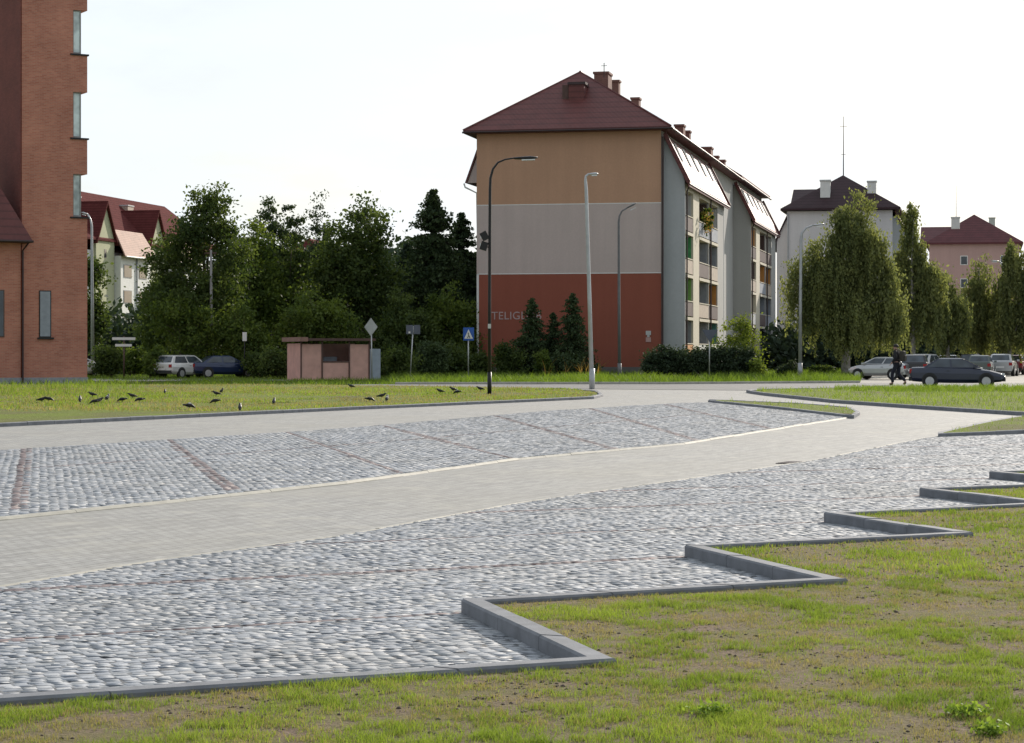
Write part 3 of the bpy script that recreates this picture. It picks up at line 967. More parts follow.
def broadleaf(px, d, topy, lobes_px, label, m='leaf_mid', name='deciduous_tree', size=0.17, nclump=110, per=80, seed=0, group='trees behind the lawn on the left', sig=None, shell=0.4, bark='bark', tr=0.16, leanv=0.3):
    """lobes in picture terms: (px centre, py centre, half-width px, half-height px) placed at the tree's own distance"""
    rg = np.random.default_rng(seed)
    b = base(px, d)
    root = thing(name, label, 'tree', b, 0, group)
    lobes = []
    for (cx, cy, rx, ry) in lobes_px:
        q = at(cx, cy, d) - b
        s = d/F
        lobes.append((q.x, rg.uniform(-0.5, 0.5)*rx*s*0.6, q.z, rx*s, rx*s*0.95, ry*s))
    sg = sig or 0.045*(355-topy+20)*d/F
    p, v, c = lobes_points(lobes, nclump, per, rg, sg, shell)
    ok = p[:, 2] > 0.15
    crown('crown', p[ok], v[ok], size, M[m], root, rg)
    htop = (at(px, topy, d) - b).z
    sel = c[rg.choice(len(c), min(16, len(c)), replace=False)]
    trunkmesh(root, htop*0.86, tr, sel, rg, M[bark], leanv)
    return root

def conifer(px, d, topy, rpx, label, m='needle', name='spruce_tree', seed=0, group=None, botfrac=0.03, step=0.42, per=26, size=0.16, taper=0.9, ragged=0.2, nb=9):
    rg = np.random.default_rng(seed)
    b = base(px, d)
    h = zat(topy, d) - b.z
    r0 = rpx*d/F
    root = thing(name, label, 'tree', b, 0, group)
    pts = []; val = []
    mb = MB()
    mb.tube([(0,0,-0.1), (0.02*h*rg.uniform(-1,1), 0, h*0.5), (0, 0, h*0.985)], [0.02*h*0.6+0.03, 0.012*h*0.6+0.02, 0.012], 7)
    z = h*botfrac + 0.15
    while z < h*0.98:
        t = z/h
        rr = r0*(1-t)**taper*rg.uniform(1-ragged, 1+ragged*0.6) + 0.04
        n = int(0.6*nb*(0.5+0.6*(1-t))) + 2
        for k in range(n):
            a = rg.uniform(0, 2*math.pi)
            L = rr*rg.uniform(0.45, 1.15)
            droop = -0.30*L*rg.uniform(0.4, 1.3) + (0.45*L if t > 0.75 else 0)
            tip = np.array([math.cos(a)*L, math.sin(a)*L, droop])
            cnt = max(4, int(per*L/max(r0, 0.5)))
            s = rg.random(cnt)**0.7
            q = s[:, None]*tip + np.array([0, 0, z]) + np.array([0,0,1])*(0.10*L*(s*(1-s)*4))[:, None]
            lat = rg.normal(0, 1, (cnt, 3))*np.array([0.13, 0.13, 0.06])*(0.25+L*0.4)
            q = q + lat
            pts.append(q); val.append(rg.uniform(0, 0.5) + rg.uniform(0, 0.5, cnt)*s)
            if L > 0.35:
                mb.tube([(0, 0, z), tuple(tip*0.85 + np.array([0, 0, z]))], [0.012+0.01*L, 0.005], 4, cap=False)
        z += step*0.6*rg.uniform(0.7, 1.25)*(0.6+0.5*(1-t))
    p = np.concatenate(pts); v = np.concatenate(val)
    ok = p[:, 2] > 0.05
    crown('crown', p[ok], v[ok], size, M[m], root, rg, 1.8, 0.15)
    mb.build('trunk', M['bark'], root, smooth=True, fix=False)
    return root

def weeping(px, d, topy, lobes_px, label, seed, m='leaf_birch', nstr=620, smin=0.8, smax=3.4, size=0.12, group='weeping trees by the car park', bark='birchbark', tr=0.2, boty=372, name='weeping_birch'):
    rg = np.random.default_rng(seed)
    b = base(px, d)
    root = thing(name, label, 'tree', b, 0, group)
    s = d/F
    lobes = []
    for (cx, cy, rx, ry) in lobes_px:
        q = at(cx, cy, d) - b
        lobes.append((q.x, rg.uniform(-0.3, 0.3), q.z, rx*s, rx*s*0.9, ry*s))
    p0, v0, c = lobes_points(lobes, int(nstr*0.35), 26, rg, 0.28, 0.35)
    vol = np.array([l[3]*l[4]*l[5] for l in lobes]); pr = vol/vol.sum()
    # hanging strands gathered in curtains
    ncur = max(12, nstr//16)
    idx = rg.choice(len(lobes), ncur, p=pr); L = np.array(lobes)[idx]
    dd = rg.normal(0, 1, (ncur, 3)); dd[:, 2] = dd[:, 2]*0.8 + 0.15
    dd /= np.linalg.norm(dd, axis=1)[:, None]
    cc = L[:, :3] + dd*L[:, 3:]*(rg.random(ncur)**0.3)[:, None]
    out_p = [p0]; out_v = [v0*0.9]
    for i in range(nstr):
        k = rg.integers(0, ncur)
        st = cc[k] + rg.normal(0, 0.24, 3)*np.array([1, 1, 0.7])
        ln = rg.uniform(smin, smax)
        ln = min(ln, st[2]-rg.uniform(0.7, 3.2))
        if ln < 0.3: continue
        n = int(ln*16)
        t = np.linspace(0, 1, n)
        sway = rg.normal(0, 0.10, 2)
        q = st + np.stack([sway[0]*t*t*ln, sway[1]*t*t*ln, -ln*t + 0.1*np.sin(t*3)], 1)
        q = q + rg.normal(0, 0.055, q.shape)
        out_p.append(q); out_v.append((k % 7)/12 + rg.uniform(0, 0.4, n))
    p = np.concatenate(out_p); v = np.concatenate(out_v)
    ok = p[:, 2] > 0.3
    crown('crown', p[ok], v[ok], size, M[m], root, rg, 1.9, 0.55)
    htop = (at(px, topy, d) - b).z
    sel = cc[rg.choice(len(cc), min(18, len(cc)), replace=False)]
    trunkmesh(root, htop*0.9, tr, sel, rg, M[bark], 0.4, 0.15)
    return root

def bush(px, d, topy, hwpx, label, m='leaf_mid', seed=0, n=5, size=0.11, per=90, clumps=34, name='bush', cat='bush', group=None, flat=1.0, depth=None):
    rg = np.random.default_rng(seed)
    b = base(px, d)
    s = d/F
    h = zat(topy, d) - b.z
    rx = hwpx*s
    root = thing(name, label, cat, b, 0, group)
    lobes = []
    dp = depth or min(rx, h)*0.8
    for k in range(n):
        ox = rg.uniform(-0.55, 0.55)*rx
        hh = h*rg.uniform(0.7, 1.0) if k else h
        lobes.append((ox if k else 0, rg.uniform(-0.3, 0.3)*dp, hh*0.5, rx*rg.uniform(0.45, 0.65)*(1.15 if n < 3 else 1), dp*0.8, hh*0.5))
    p, v, c = lobes_points(lobes, clumps, per, rg, 0.09*min(h, rx*2)+0.04, 0.4)
    ok = (p[:, 2] > 0.02)
    crown('foliage', p[ok], v[ok], size, M[m], root, rg)
    mb = MB()
    for k in range(7):
        q = c[rg.integers(0, len(c))]
        mb.tube([(rg.uniform(-0.2, 0.2)*rx*0.5, 0, -0.05), tuple(q*0.6*np.array([1,1,1])), tuple(q)], [0.035, 0.02, 0.008], 5, cap=False)
    mb.build('stem', M['bark'], root, fix=False)
    return root

# ------------------------------------------------------------------ buildings
G2 = Vector((0.978, -0.21, 0)); A2 = Vector((0.21, 0.978, 0))
BROT = math.atan2(-0.21, 0.978)

def hiproof(mb, x0, x1, y0, y1, ze, zr, h0, h1, fas=0.2):
    xm = (x0+x1)/2
    vs = [(x0,y0,ze-fas),(x1,y0,ze-fas),(x1,y1,ze-fas),(x0,y1,ze-fas),
          (x0,y0,ze),(x1,y0,ze),(x1,y1,ze),(x0,y1,ze),(xm,y0+h0,zr),(xm,y1-h1,zr)]
    fs = [(0,3,2,1),(0,1,5,4),(1,2,6,5),(2,3,7,6),(3,0,4,7),(4,5,8),(5,6,9,8),(6,7,9),(7,4,8,9)]
    return mb.add(vs, fs)

def chimney(root, x, y, z0, z1, wx, wy, m, capm=None, parent=None):
    c = MB().box(x-wx/2, x+wx/2, y-wy/2, y+wy/2, z0, z1-0.15).build('chimney', m, parent or root)
    MB().box(x-wx/2-0.07, x+wx/2+0.07, y-wy/2-0.07, y+wy/2+0.07, z1-0.15, z1).build('chimney_cap', capm or M['pipe'], c)
    return c

def tsolve(ox, oy, px, x):
    k = (px-512)/F
    return (ox + 0.978*x - k*(oy - 0.21*x)) / (k*0.978 - 0.21)

def bay(root, y0, cols1, cols2a, cols2b, endm, sgn=1):
    """projecting balcony bay closed above by a steep strip of roof"""
    X0, X1 = 6.15, 7.62
    prof = [(X0, 0), (X1, 0), (X1, 12.75), (7.02, 14.6), (6.5, 15.55), (X0, 15.55)]
    e = MB()
    e.prism(prof, 'y', y0, y0+0.25)
    e.box(X0+0.01, X1-0.01, y0+0.25, y0+0.45, 0, 12.7)
    e.build('bay_end_wall', endm, root)
    MB().prism(prof, 'y', y0+22.0, y0+22.25).build('bay_end_wall', endm, root)
    p = MB()
    p.box(X0, X1+0.02, y0+4.2, y0+7.3, 0, 12.72)
    p.build('pillar', M['cream'], root)
    p = MB().box(X0, X1-0.02, y0+18.2, y0+22.0, 0, 12.72)
    p.build('pillar', M['grey'], root)
    # steep roof
    s = MB().slab([(6.38, y0-0.25, 15.72), (7.92, y0-0.25, 12.62), (7.92, y0+22.8, 12.62), (6.38, y0+22.8, 15.72)], 0.14)
    st = s.build('steep_roof', M['sheet'], root)
    v_ = MB().obox((7.15, y0-0.33, 14.22), (1.54, 0, -3.1), (0, 1, 0), (3.1, 0, 1.54), 1.80, 0.09, 0.13)
    v_.obox((7.15, y0+22.88, 14.22), (1.54, 0, -3.1), (0, 1, 0), (3.1, 0, 1.54), 1.80, 0.09, 0.13)
    v_.obox((7.93, y0+11.27, 12.50), (1, 0, 0), (0, 1, 0), (0, 0, 1), 0.05, 11.6, 0.16)
    v_.build('verge_board', M['tile'], st)
    for k in range(5):  # bright panels stand in for sunlit gaps between shadows on this roof
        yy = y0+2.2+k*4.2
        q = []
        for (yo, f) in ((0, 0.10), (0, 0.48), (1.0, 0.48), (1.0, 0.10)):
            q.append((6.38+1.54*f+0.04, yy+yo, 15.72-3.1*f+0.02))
        MB().slab(q, -0.03).build('bright_roof_panel', M['glassbright'], st)
    g = MB().tube([(7.97, y0-0.3, 12.52), (7.97, y0+22.8, 12.50)], 0.07, 6)
    g.tube([(7.95, y0+0.1, 12.5), (7.72, y0+0.5, 12.1), (7.70, y0+0.5, 0.2)], 0.05, 6)
    g.tube([(7.70, y0+13.4, 12.4), (7.70, y0+13.4, 0.2)], 0.06, 6)
    g.build('gutter', M['pipe'], root)
    fl = [1.1, 3.9, 6.7, 9.5]
    def column(ya, yb, cols):
        for i, z in enumerate(fl):
            far, par = cols[i]
            bl = MB().box(X0+0.01, X1+0.05, ya, yb, z-0.2, z).build('balcony', M['cream'], root)
            MB().box(X1-0.06, X1, ya+0.02, yb-0.02, z+0.08, z+1.0).build('parapet', M[par], bl)
            MB().box(X1-0.05, X1+0.04, ya+0.02, yb-0.02, z+1.02, z+1.08).build('handrail', M['cream'], bl)
            MB().box(X0+0.03, X1-0.12, yb-0.14, yb-0.02, z, z+2.55).build('balcony_side_panel', M[far], bl)
            wn = MB().box(X0+0.01, X0+0.06, ya+0.5, yb-0.6, z+0.05, z+2.3).build('balcony_door', M['frame'], bl)
            MB().box(X0+0.065, X0+0.08, ya+0.6, yb-0.7, z+0.15, z+2.2).build('pane', M['glass'], bl)
        MB().box(X0+0.01, X1+0.05, ya, yb, 12.3-0.15, 12.3+0.3).build('bay_top_beam', M['cream'], root)
    column(y0+0.45, y0+4.2, cols1)
    column(y0+7.3, y0+12.7, cols2a)
    column(y0+12.85, y0+18.2, cols2b)
    MB().box(X0+0.01, X1, y0+12.7, y0+12.85, 0, 12.3).build('partition', M['grey'], root)

# --- the painted block
OX, OY = 3.68, 144.3
mb_loc = Vector((OX, OY, gz(OY)))
blk = thing('apartment_block', 'long apartment block with ochre, beige and brick red painted gable and balconies', 'apartment block', mb_loc, BROT)
MB().box(-6.15, 6.15, 0.06, 41.5, -0.1, 16.0).box(-6.15, 6.15, 41.5, 66, -0.1, 16.2).build('wall', M['grey'], blk)
MB().box(-6.15, 6.15, -0.02, 0.06, 11.33, 16.0).build('gable_band', M['ochre'], blk)
MB().box(-6.15, 6.15, -0.02, 0.06, 6.78, 11.27).build('gable_band', M['beige'], blk)
MB().box(-6.0, 6.15, -0.02, 0.06, 0.62, 6.72).build('gable_band', M['redrender'], blk)
MB().box(-6.15, -6.0, -0.03, 0.06, 0.62, 6.78).box(-6.15, 6.15, -0.03, 0.06, 6.72, 6.78).box(-6.15, 6.15, -0.03, 0.06, 11.27, 11.33).build('trim_and_lit_edge', M['white'], blk)  # horizontal lines are trim, the left strip paints a lit wall edge white
MB().box(-6.17, 6.17, -0.05, 0.06, -0.1, 0.62).build('plinth', M['plinth'], blk)
MB().tube([(6.28, -0.1, 15.6), (6.26, -0.06, 15.2), (6.24, -0.06, 0.2)], 0.07, 6).build('downpipe', M['pipe'], blk)
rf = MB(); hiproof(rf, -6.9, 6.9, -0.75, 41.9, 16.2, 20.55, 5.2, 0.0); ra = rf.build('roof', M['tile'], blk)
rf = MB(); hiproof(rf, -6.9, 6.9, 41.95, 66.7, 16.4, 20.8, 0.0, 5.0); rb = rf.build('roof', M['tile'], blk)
MB().tube([(-6.95, -0.8, 16.06), (6.95, -0.8, 16.06)], 0.07, 6).tube([(6.97, -0.8, 16.06), (6.97, 41.9, 16.04)], 0.08, 6).tube([(6.97, 42.0, 16.1), (6.97, 66.7, 16.1)], 0.08, 6).build('eaves_gutter', M['pipe'], blk)
# ridge caps
MB().tube([(0, 4.4, 20.52), (0, 41.9, 20.52)], 0.10, 6).tube([(0, 4.45, 20.52), (-6.9, -0.75, 16.22)], 0.07, 5).tube([(0, 4.45, 20.52), (6.9, -0.75, 16.22)], 0.07, 5).build('ridge_cap', M['tile'], ra)
def rz(x, zr=20.5):
    return zr - 4.55*abs(x)/6.9
for px, x, top, wx, wy in ((603, 0.5, 73, 1.0, 1.6), (615.5, 0.4, 80.5, 0.6, 0.8), (636, 0.6, 98, 0.6, 1.0), (680, 2.9, 125, 0.7, 1.2), (687, 2.9, 131, 0.55, 0.9)):
    t = tsolve(OX, OY, px, x)
    d = OY - 0.21*x + 0.978*t
    z1 = zat(top, d) - mb_loc.z
    chimney(blk, x, t, rz(x)-0.8, max(z1, rz(x)+0.6), wx, wy, M['chimneybrick'], M['chimneybrick'], ra)
for px, x, top, wx, wy in ((707, 2.9, 147.5, 0.9, 1.5), (716, 2.9, 156, 0.5, 0.8), (722, 2.9, 160, 0.6, 0.9)):
    t = tsolve(OX, OY, px, x)
    d = OY - 0.21*x + 0.978*t
    z1 = zat(top, d) - mb_loc.z
    chimney(blk, x, t, rz(x)-0.8, max(z1, rz(x)+0.5), wx, wy, M['chimneybrick'], M['chimneybrick'], rb)
# stack standing on the front hip
c = MB().box(-0.3, 0.75, 1.75, 2.9, 17.3, 19.35).build('chimney', M['tile'], ra)
MB().box(-0.36, 0.85, 1.68, 3.0, 19.35, 19.52).build('chimney_cap', M['pipe'], c)
MB().box(-0.75, -0.34, 1.9, 2.5, 18.4, 19.35).build('roof_hatch', M['boothroof'], ra)
MB().tube([(1.5, 5.2, 20.2), (1.5, 5.2, 21.2)], 0.03, 5).tube([(1.3, 5.2, 21.0), (1.7, 5.2, 21.0)], 0.02, 5).build('aerial', M['pipe'], ra)
# left lucarne seen as a silhouette
MB().slab([(-7.25, 1.2, 12.9), (-6.3, 1.2, 15.5), (-6.3, 20, 15.5), (-7.25, 20, 12.9)], 0.12).build('steep_roof', M['sheet'], blk)
MB().prism([(-6.15, 12.9), (-7.1, 12.9), (-6.3, 15.0), (-6.15, 15.0)], 'y', 1.3, 1.5).build('bay_end_wall', M['beige'], blk)
MB().tube([(-7.28, 1.1, 12.85), (-7.2, 1.1, 12.6), (-6.4, 1.1, 12.2), (-6.35, 1.1, 9.5), (-6.35, 1.1, 1.2)], 0.06, 6).build('downpipe', M['whitepipe'], blk)
bay(blk, 0.5, [('pgrey','porange'), ('pgreen2','pdark'), ('pgreen','pbeige'), ('lightgrey','pdark')],
    [('pgrey','white'), ('pgrey','pbeige'), ('pgrey','pdark'), ('pdark','pgrey')],
    [('pteal','white'), ('porange','pdark'), ('pgrey','pbeige'), ('lightgrey','pgrey')], M['bluegrey'])
bay(blk, 42.0, [('pdark','porange'), ('cream','lightgrey'), ('pdark','pbeige'), ('porange','pdark')],
    [('pgrey','pgrey'), ('pgrey','pdark'), ('porange','pgrey'), ('pdark','pdark')],
    [('pgrey','pgrey'), ('pgrey','pgrey'), ('porange','pbeige'), ('lightgrey','pdark')], M['grey'])
# painted wall lettering
def text(name, body, size, m, loc, rot, parent=None, depth=0.012, align='LEFT'):
    cu = bpy.data.curves.new(name, 'FONT')
    cu.body = body; cu.size = size; cu.extrude = depth; cu.align_x = align; cu.space_character = 1.05
    o = bpy.data.objects.new(name, cu); COL.objects.link(o)
    o.location = loc; o.rotation_euler = rot
    bpy.context.view_layer.update()
    me = bpy.data.meshes.new_from_object(o.evaluated_get(bpy.context.evaluated_depsgraph_get()))
    bpy.data.objects.remove(o)
    o = bpy.data.objects.new(name, me); COL.objects.link(o)
    o.location = loc; o.rotation_euler = rot
    me.materials.clear(); me.materials.append(m)
    if parent: o.parent = parent
    return o
M['letter'] = plain('grey_lettering', (0.50, 0.38, 0.37), 0.8)
text('lettering', 'TELIGLOB', 0.73, M['letter'], (-5.15, -0.035, 3.75), (R(90), 0, 0), blk, 0.008)
# notice plate
pl = thing('notice_plate', 'small pale notice plates fixed one above the other on the brick red wall', 'plate', mb_loc + G2*5.32 + Vector((0, 0, 2.0)), BROT)
pl.location.z += 0.35
MB().box(-0.17, 0.17, -0.07, -0.03, 0.35, 0.62, ).build('plate', M['lightgrey'], pl)
MB().box(-0.17, 0.17, -0.07, -0.03, -0.1, 0.2).build('plate', M['pinkwall'], pl)
MB().box(-0.08, 0.08, -0.07, -0.03, 0.22, 0.34).build('plate', M['lightgrey'], pl)
# flowers on the top balcony
def cloudthing(name, label, cat, loc, dims, n, size, m, seed, part='leaves', group=None):
    rg = np.random.default_rng(seed)
    root = thing(name, label, cat, loc, 0, group)
    k = max(6, n//50)
    cc = rg.uniform(-1, 1, (k, 3))*np.array(dims)
    p = cc[rg.integers(0, k, n)] + rg.normal(0, 1, (n, 3))*0.22*min(dims)
    crown(part, p, rg.random(n), size, M[m], root, rg)
    return root
fp = mb_loc + G2*7.75 + A2*11.0 + Vector((0, 0, 10.6))
fr = cloudthing('balcony_plants', 'bushy orange and green plants spilling over the topmost balcony rail', 'plants', fp, (0.25, 2.6, 0.8), 1100, 0.14, 'leaf_mid', 31)
rg_ = np.random.default_rng(5)
crown('blossom', rg_.uniform(-1, 1, (260, 3))*np.array([0.3, 2.6, 0.8]), rg_.random(260)*0.2, 0.09, M['drygrass'], fr, rg_)

# --- white block on the right
WX, WY = 32.1, 215.0
wl = Vector((WX, WY, gz(WY)))
wb = thing('apartment_block', 'pale apartment block with dark hipped roof behind the weeping trees', 'apartment block', wl, BROT)
MB().box(-5.2, 5.0, 0, 34, -0.1, 15.5).build('wall', M['whitewall'], wb)
MB().box(-5.22, 5.02, -0.05, 0.3, -0.1, 0.8).build('plinth', M['plinth'], wb)
rf = MB(); hiproof(rf, -5.8, 5.8, -0.6, 34.6, 15.75, 19.3, 4.6, 5.0); wr = rf.build('roof', M['tile4'], wb)
rf = MB()
rf.prism([(2.5, 15.75), (12.5, 15.75), (7.5, 18.2)], 'x', -5.2, -0.5)
rf.build('roof', M['tile4'], wb)
for x, t, top, wx in ((-1.55, 1.3, 180, 0.95), (2.95, 1.8, 181, 0.85)):
    d = WY - 0.21*x + 0.978*t
    chimney(wb, x, t, 16.0, zat(top, d)-wl.z, wx, 0.9, M['white'], M['lightgrey'], wr)
MB().tube([(0.0, 4.6, 19.0), (0.0, 4.6, 25.2)], [0.06, 0.025], 6).tube([(-0.35, 4.6, 24.2), (0.35, 4.6, 24.2)], 0.02, 4).tube([(-0.25, 4.6, 21.4), (0.25, 4.6, 21.4)], 0.02, 4).build('antenna_mast', M['darkmetal'], wr)
MB().slab([(5.3, 0.4, 15.5), (6.9, 0.4, 12.3), (6.9, 26, 12.3), (5.3, 26, 15.5)], 0.15).build('steep_roof', M['sheet'], wb)
MB().prism([(5.0, 0), (6.6, 0), (6.6, 12.4), (5.4, 14.9), (5.0, 14.9)], 'y', 0.6, 24).build('bay_wall', M['bluegrey'], wb)
MB().slab([(-6.9, 0.8, 11.8), (-5.3, 0.8, 15.2), (-5.3, 26, 15.2), (-6.9, 26, 11.8)], 0.15).build('steep_roof', M['tile4'], wb)
MB().prism([(-5.2, 0), (-6.3, 0), (-6.3, 12.6), (-5.5, 14.7), (-5.2, 14.7)], 'y', 1.0, 24).build('bay_wall', M['whitewall'], wb)
MB().tube([(-5.2, -0.1, 15.3), (-5.1, -0.1, 15.0), (-5.1, -0.1, 0.3)], 0.07, 6).build('downpipe', M['galv'], wb)
MB().tube([(-3.8, -0.1, 13.3), (-3.8, -0.1, 0.3)], 0.06, 6).build('downpipe', M['galv'], wb)
MB().tube([(-5.9, -1.3, 0), (-5.9, -1.3, 1.6), (-4.4, -1.3, 1.6), (-4.4, -1.3, 0)], 0.03, 6).tube([(-4.0, -1.3, 0), (-4.0, -1.3, 1.4), (-2.9, -1.3, 1.4), (-2.9, -1.3, 0)], 0.03, 6).build('railing', M['galv'], wb)

# --- pink block
KX, KY = xat(974, 270), 270.0
kl = Vector((KX, KY, gz(KY)))
kb = thing('apartment_block', 'salmon pink apartment block with crimson roof at the far right', 'apartment block', kl, BROT)
MB().box(-5.4, 5.4, 0, 24, -0.1, 15.0).build('wall', M['pinkwall'], kb)
MB().box(-5.42, 5.42, -0.04, 0.3, -0.1, 0.9).build('plinth', M['plinth'], kb)
rf = MB(); hiproof(rf, -5.9, 5.9, -0.5, 24.5, 15.2, 18.9, 4.5, 4.5); kr = rf.build('roof', M['tile3'], kb)
MB().prism([(3.0, 15.2), (12.0, 15.2), (7.5, 17.6)], 'x', -6.6, -1.5).build('roof', M['tile3'], kb)
for px, x, top in ((955.5, -2.0, 217), (992, 2.4, 217.5)):
    t = tsolve(KX, KY, px, x)
    d = KY - 0.21*x + 0.978*t
    chimney(kb, x, t, 15.9, zat(top, d)-kl.z, 0.95, 0.9, M['lightgrey'], M['lightgrey'], kr)
MB().tube([(-2.2, 4, 17), (-2.2, 4, 22.5)], [0.05, 0.02], 5).build('aerial', M['darkmetal'], kr)
for zz in (13.0, 10.2, 7.4, 4.6, 1.9):
    for xx in (-1.2, 3.6):
        wn = MB().box(xx-0.45, xx+0.45, -0.03, 0.02, zz-0.55, zz+0.6).build('window', M['white'], kb)
        MB().box(xx-0.36, xx+0.36, -0.04, -0.02, zz-0.46, zz+0.51).build('pane', M['glass'], wn)

# --- cream block far left
CX, CY = -46.0, 245.0
cl = Vector((CX, CY, gz(CY)))
cb = thing('apartment_block', 'cream and pale green apartment block with maroon roof and gabled dormers', 'apartment block', cl, BROT)
MB().box(-12.3, 0, -16, 40, -0.1, 13.0).build('wall', M['whitewall'], cb)
MB().box(-0.05, 1.2, 3.4, 12.4, -0.1, 12.6).build('bay_wall', M['white'], cb)
MB().box(-0.05, 1.2, 20.4, 28, -0.1, 12.6).build('bay_wall', M['white'], cb)
rf = MB(); hiproof(rf, -13.0, 0.7, -16.5, 40.5, 14.3, 20.4, 3, 4.5); cr = rf.build('roof', M['tile2'], cb)
for yc in (0.6, 16.3):
    MB().box(-0.05, 0.5, yc-2.6, yc+2.6, -0.1, 14.4).prism([(yc-2.6, 14.4), (yc+2.6, 14.4), (yc, 18.3)], 'x', -5.0, 0.5).build('dormer_gable', M['greenwall'], cb)
    s = MB()
    s.slab([(0.85, yc-3.1, 13.8), (0.85, yc, 18.6), (-5.5, yc, 18.6), (-5.5, yc-3.1, 13.8)], 0.15)
    s.slab([(0.85, yc+3.1, 13.8), (0.85, yc, 18.6), (-5.5, yc, 18.6), (-5.5, yc+3.1, 13.8)], -0.15)
    s.build('dormer_roof', M['tile2'], cb)
    MB().box(0.5, 0.53, yc-0.3, yc+0.3, 12.2, 13.2).build('window', M['glass'], cb)
for (a, b) in ((3.2, 13.2), (19.6, 28.5)):
    MB().slab([(0.2, a+0.8, 15.6), (1.9, a, 12.5), (1.9, b, 12.5), (0.2, b-0.8, 15.6)], 0.14).build('steep_roof', M['sheet2'], cb)
    MB().tube([(1.95, a, 12.5), (1.95, b, 12.5)], 0.09, 6).build('gutter', M['white'], cb)
    for zz in (10.9, 8.0, 5.2, 2.4):
        for yy in (a+2.2, a+6.8):
            wn = MB().box(1.2, 1.24, yy-1.2, yy+1.2, zz-0.75, zz+0.75).build('window', M['frame'], cb)
            MB().box(1.24, 1.26, yy-1.1, yy+1.1, zz-0.65, zz+0.65).build('pane', M['glass'], wn)
MB().tube([(1.3, 8.0, 12.4), (1.3, 8.0, 0.2)], 0.09, 6).build('downpipe', M['pgrey'], cb)
chimney(cb, -4.4, 3.2, 16, 19.4, 1.0, 1.8, M['pbeige'], M['lightgrey'], cr)
chimney(cb, -4.4, 19.0, 16, 19.4, 1.0, 1.8, M['pbeige'], M['lightgrey'], cr)
MB().box(-3.2, -2.6, 6.3, 7.3, 17.0, 17.3).build('bright_roof_panel', M['glassbright'], cr)

# --- a house whose roof just shows over the trees
hx = base(303, 290)
hb = thing('house', 'distant house with only its red roof showing between the treetops', 'house', hx, BROT)
MB().box(-5, 5, 0, 14, -0.1, 13.5).build('wall', M['whitewall'], hb)
rf = MB(); hiproof(rf, -5.6, 5.6, -0.6, 14.6, 13.6, 16.9, 3, 3); rf.build('roof', M['tile2'], hb)
for zz in (11.5, 8.7):
    for xx in (-3, 0, 3):
        wn = MB().box(xx-0.6, xx+0.6, -0.04, 0.02, zz-0.7, zz+0.7).build('window', M['white'], hb)
        MB().box(xx-0.5, xx+0.5, -0.06, -0.03, zz-0.6, zz+0.6).build('pane', M['glass'], wn)

# --- brick tower on the left
TD = 108.0
tl = Vector((xat(22, TD), TD, gz(TD)-0.05))
tw = thing('brick_tower', 'red brick tower with glazed corner windows at the left edge', 'building', tl, R(30))
def tz(py): return zat(py, 109.4) - tl.z
MB().box(0.0, 2.6, 0.0, 4.5, 0.35, 24).build('wall', M['brick'], tw)
s = MB()
s.box(2.6, 3.33, 0.002, 3.2, 0.35, tz(216)-0.12)
s.box(2.6, 3.33, 0.002, 3.2, tz(174), tz(137)-0.12)
s.box(2.6, 3.33, 0.002, 3.2, tz(92), tz(53)-0.12)
s.box(2.6, 3.33, 0.002, 3.2, tz(10), 24)
s.build('corner_wall', M['brick'], tw)
for lo, hi in ((216, 174), (137, 92), (53, 10)):
    MB().box(2.45, 3.40, -0.08, 1.2, tz(lo)-0.12, tz(lo)-0.04).build('sill', M['darkmetal'], tw)
    wn = MB().box(2.6, 2.66, 0.10, 0.16, tz(lo)-0.04, tz(hi)).box(2.98, 3.04, 0.10, 0.16, tz(lo)-0.04, tz(hi)).box(2.66, 2.98, 0.10, 0.16, tz(lo)-0.04, tz(lo)+0.05).box(2.66, 2.98, 0.10, 0.16, tz(hi)-0.06, tz(hi)).build('window', M['frame'], tw)
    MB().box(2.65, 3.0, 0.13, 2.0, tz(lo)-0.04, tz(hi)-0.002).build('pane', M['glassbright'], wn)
MB().box(-0.06, 0.0, 0.03, 4.5, 6.0, 24).build('side_face', M['brickdark'], tw)  # left side in a darker red brick than the front
MB().box(-0.04, 3.36, -0.04, 4.5, -0.3, 0.35).build('plinth', M['concrete'], tw)
def lx(px):   # local x on the front face of the tower for a picture column
    k = (px-512)/F
    return (tl.x - k*tl.y) / (k*0.5 - 0.866)
wa, wb_ = lx(39), lx(51)
za, zb = tz(337.5), tz(291)
wn = MB().box(wa, wb_, -0.03, 0.01, za, zb).build('window', M['darkmetal'], tw)
MB().box(wa+0.05, wb_-0.05, -0.04, -0.02, za+0.05, zb-0.05).build('pane', M['pgrey'], wn)
MB().box(wa-0.08, wb_+0.12, -0.12, 0.01, za-0.09, za-0.002).build('sill', M['darkmetal'], wn)
# low wing
MB().box(-9, -0.12, -0.2, 4.0, 0.35, tz(243)).build('wing_wall', M['brick'], tw)
MB().box(-9, -0.08, -0.24, 4.0, -0.3, 0.35).build('plinth', M['concrete'], tw)
ez = tz(242)
rf = MB()
rf.add([(0.28, -0.75, ez), (-9.2, -0.75, ez), (-9.2, 2.0, ez+6.2), (-2.7, 2.0, ez+6.2), (0.28, 4.4, ez), (-2.7, 2.2, ez+6.2),
        (0.28, -0.75, ez-0.14), (-9.2, -0.75, ez-0.14), (-9.2, 4.4, ez-0.14), (0.28, 4.4, ez-0.14), (-9.2, 4.4, ez), (-9.2, 2.2, ez+6.2)],
       [(0,1,2,3),(0,3,5,4),(4,5,11,10),(3,2,11,5),(6,7,1,0),(6,0,4,9),(9,4,10,8),(7,8,10,11,2,1),(6,9,8,7)])
rf.build('wing_roof', M['tile'], tw)
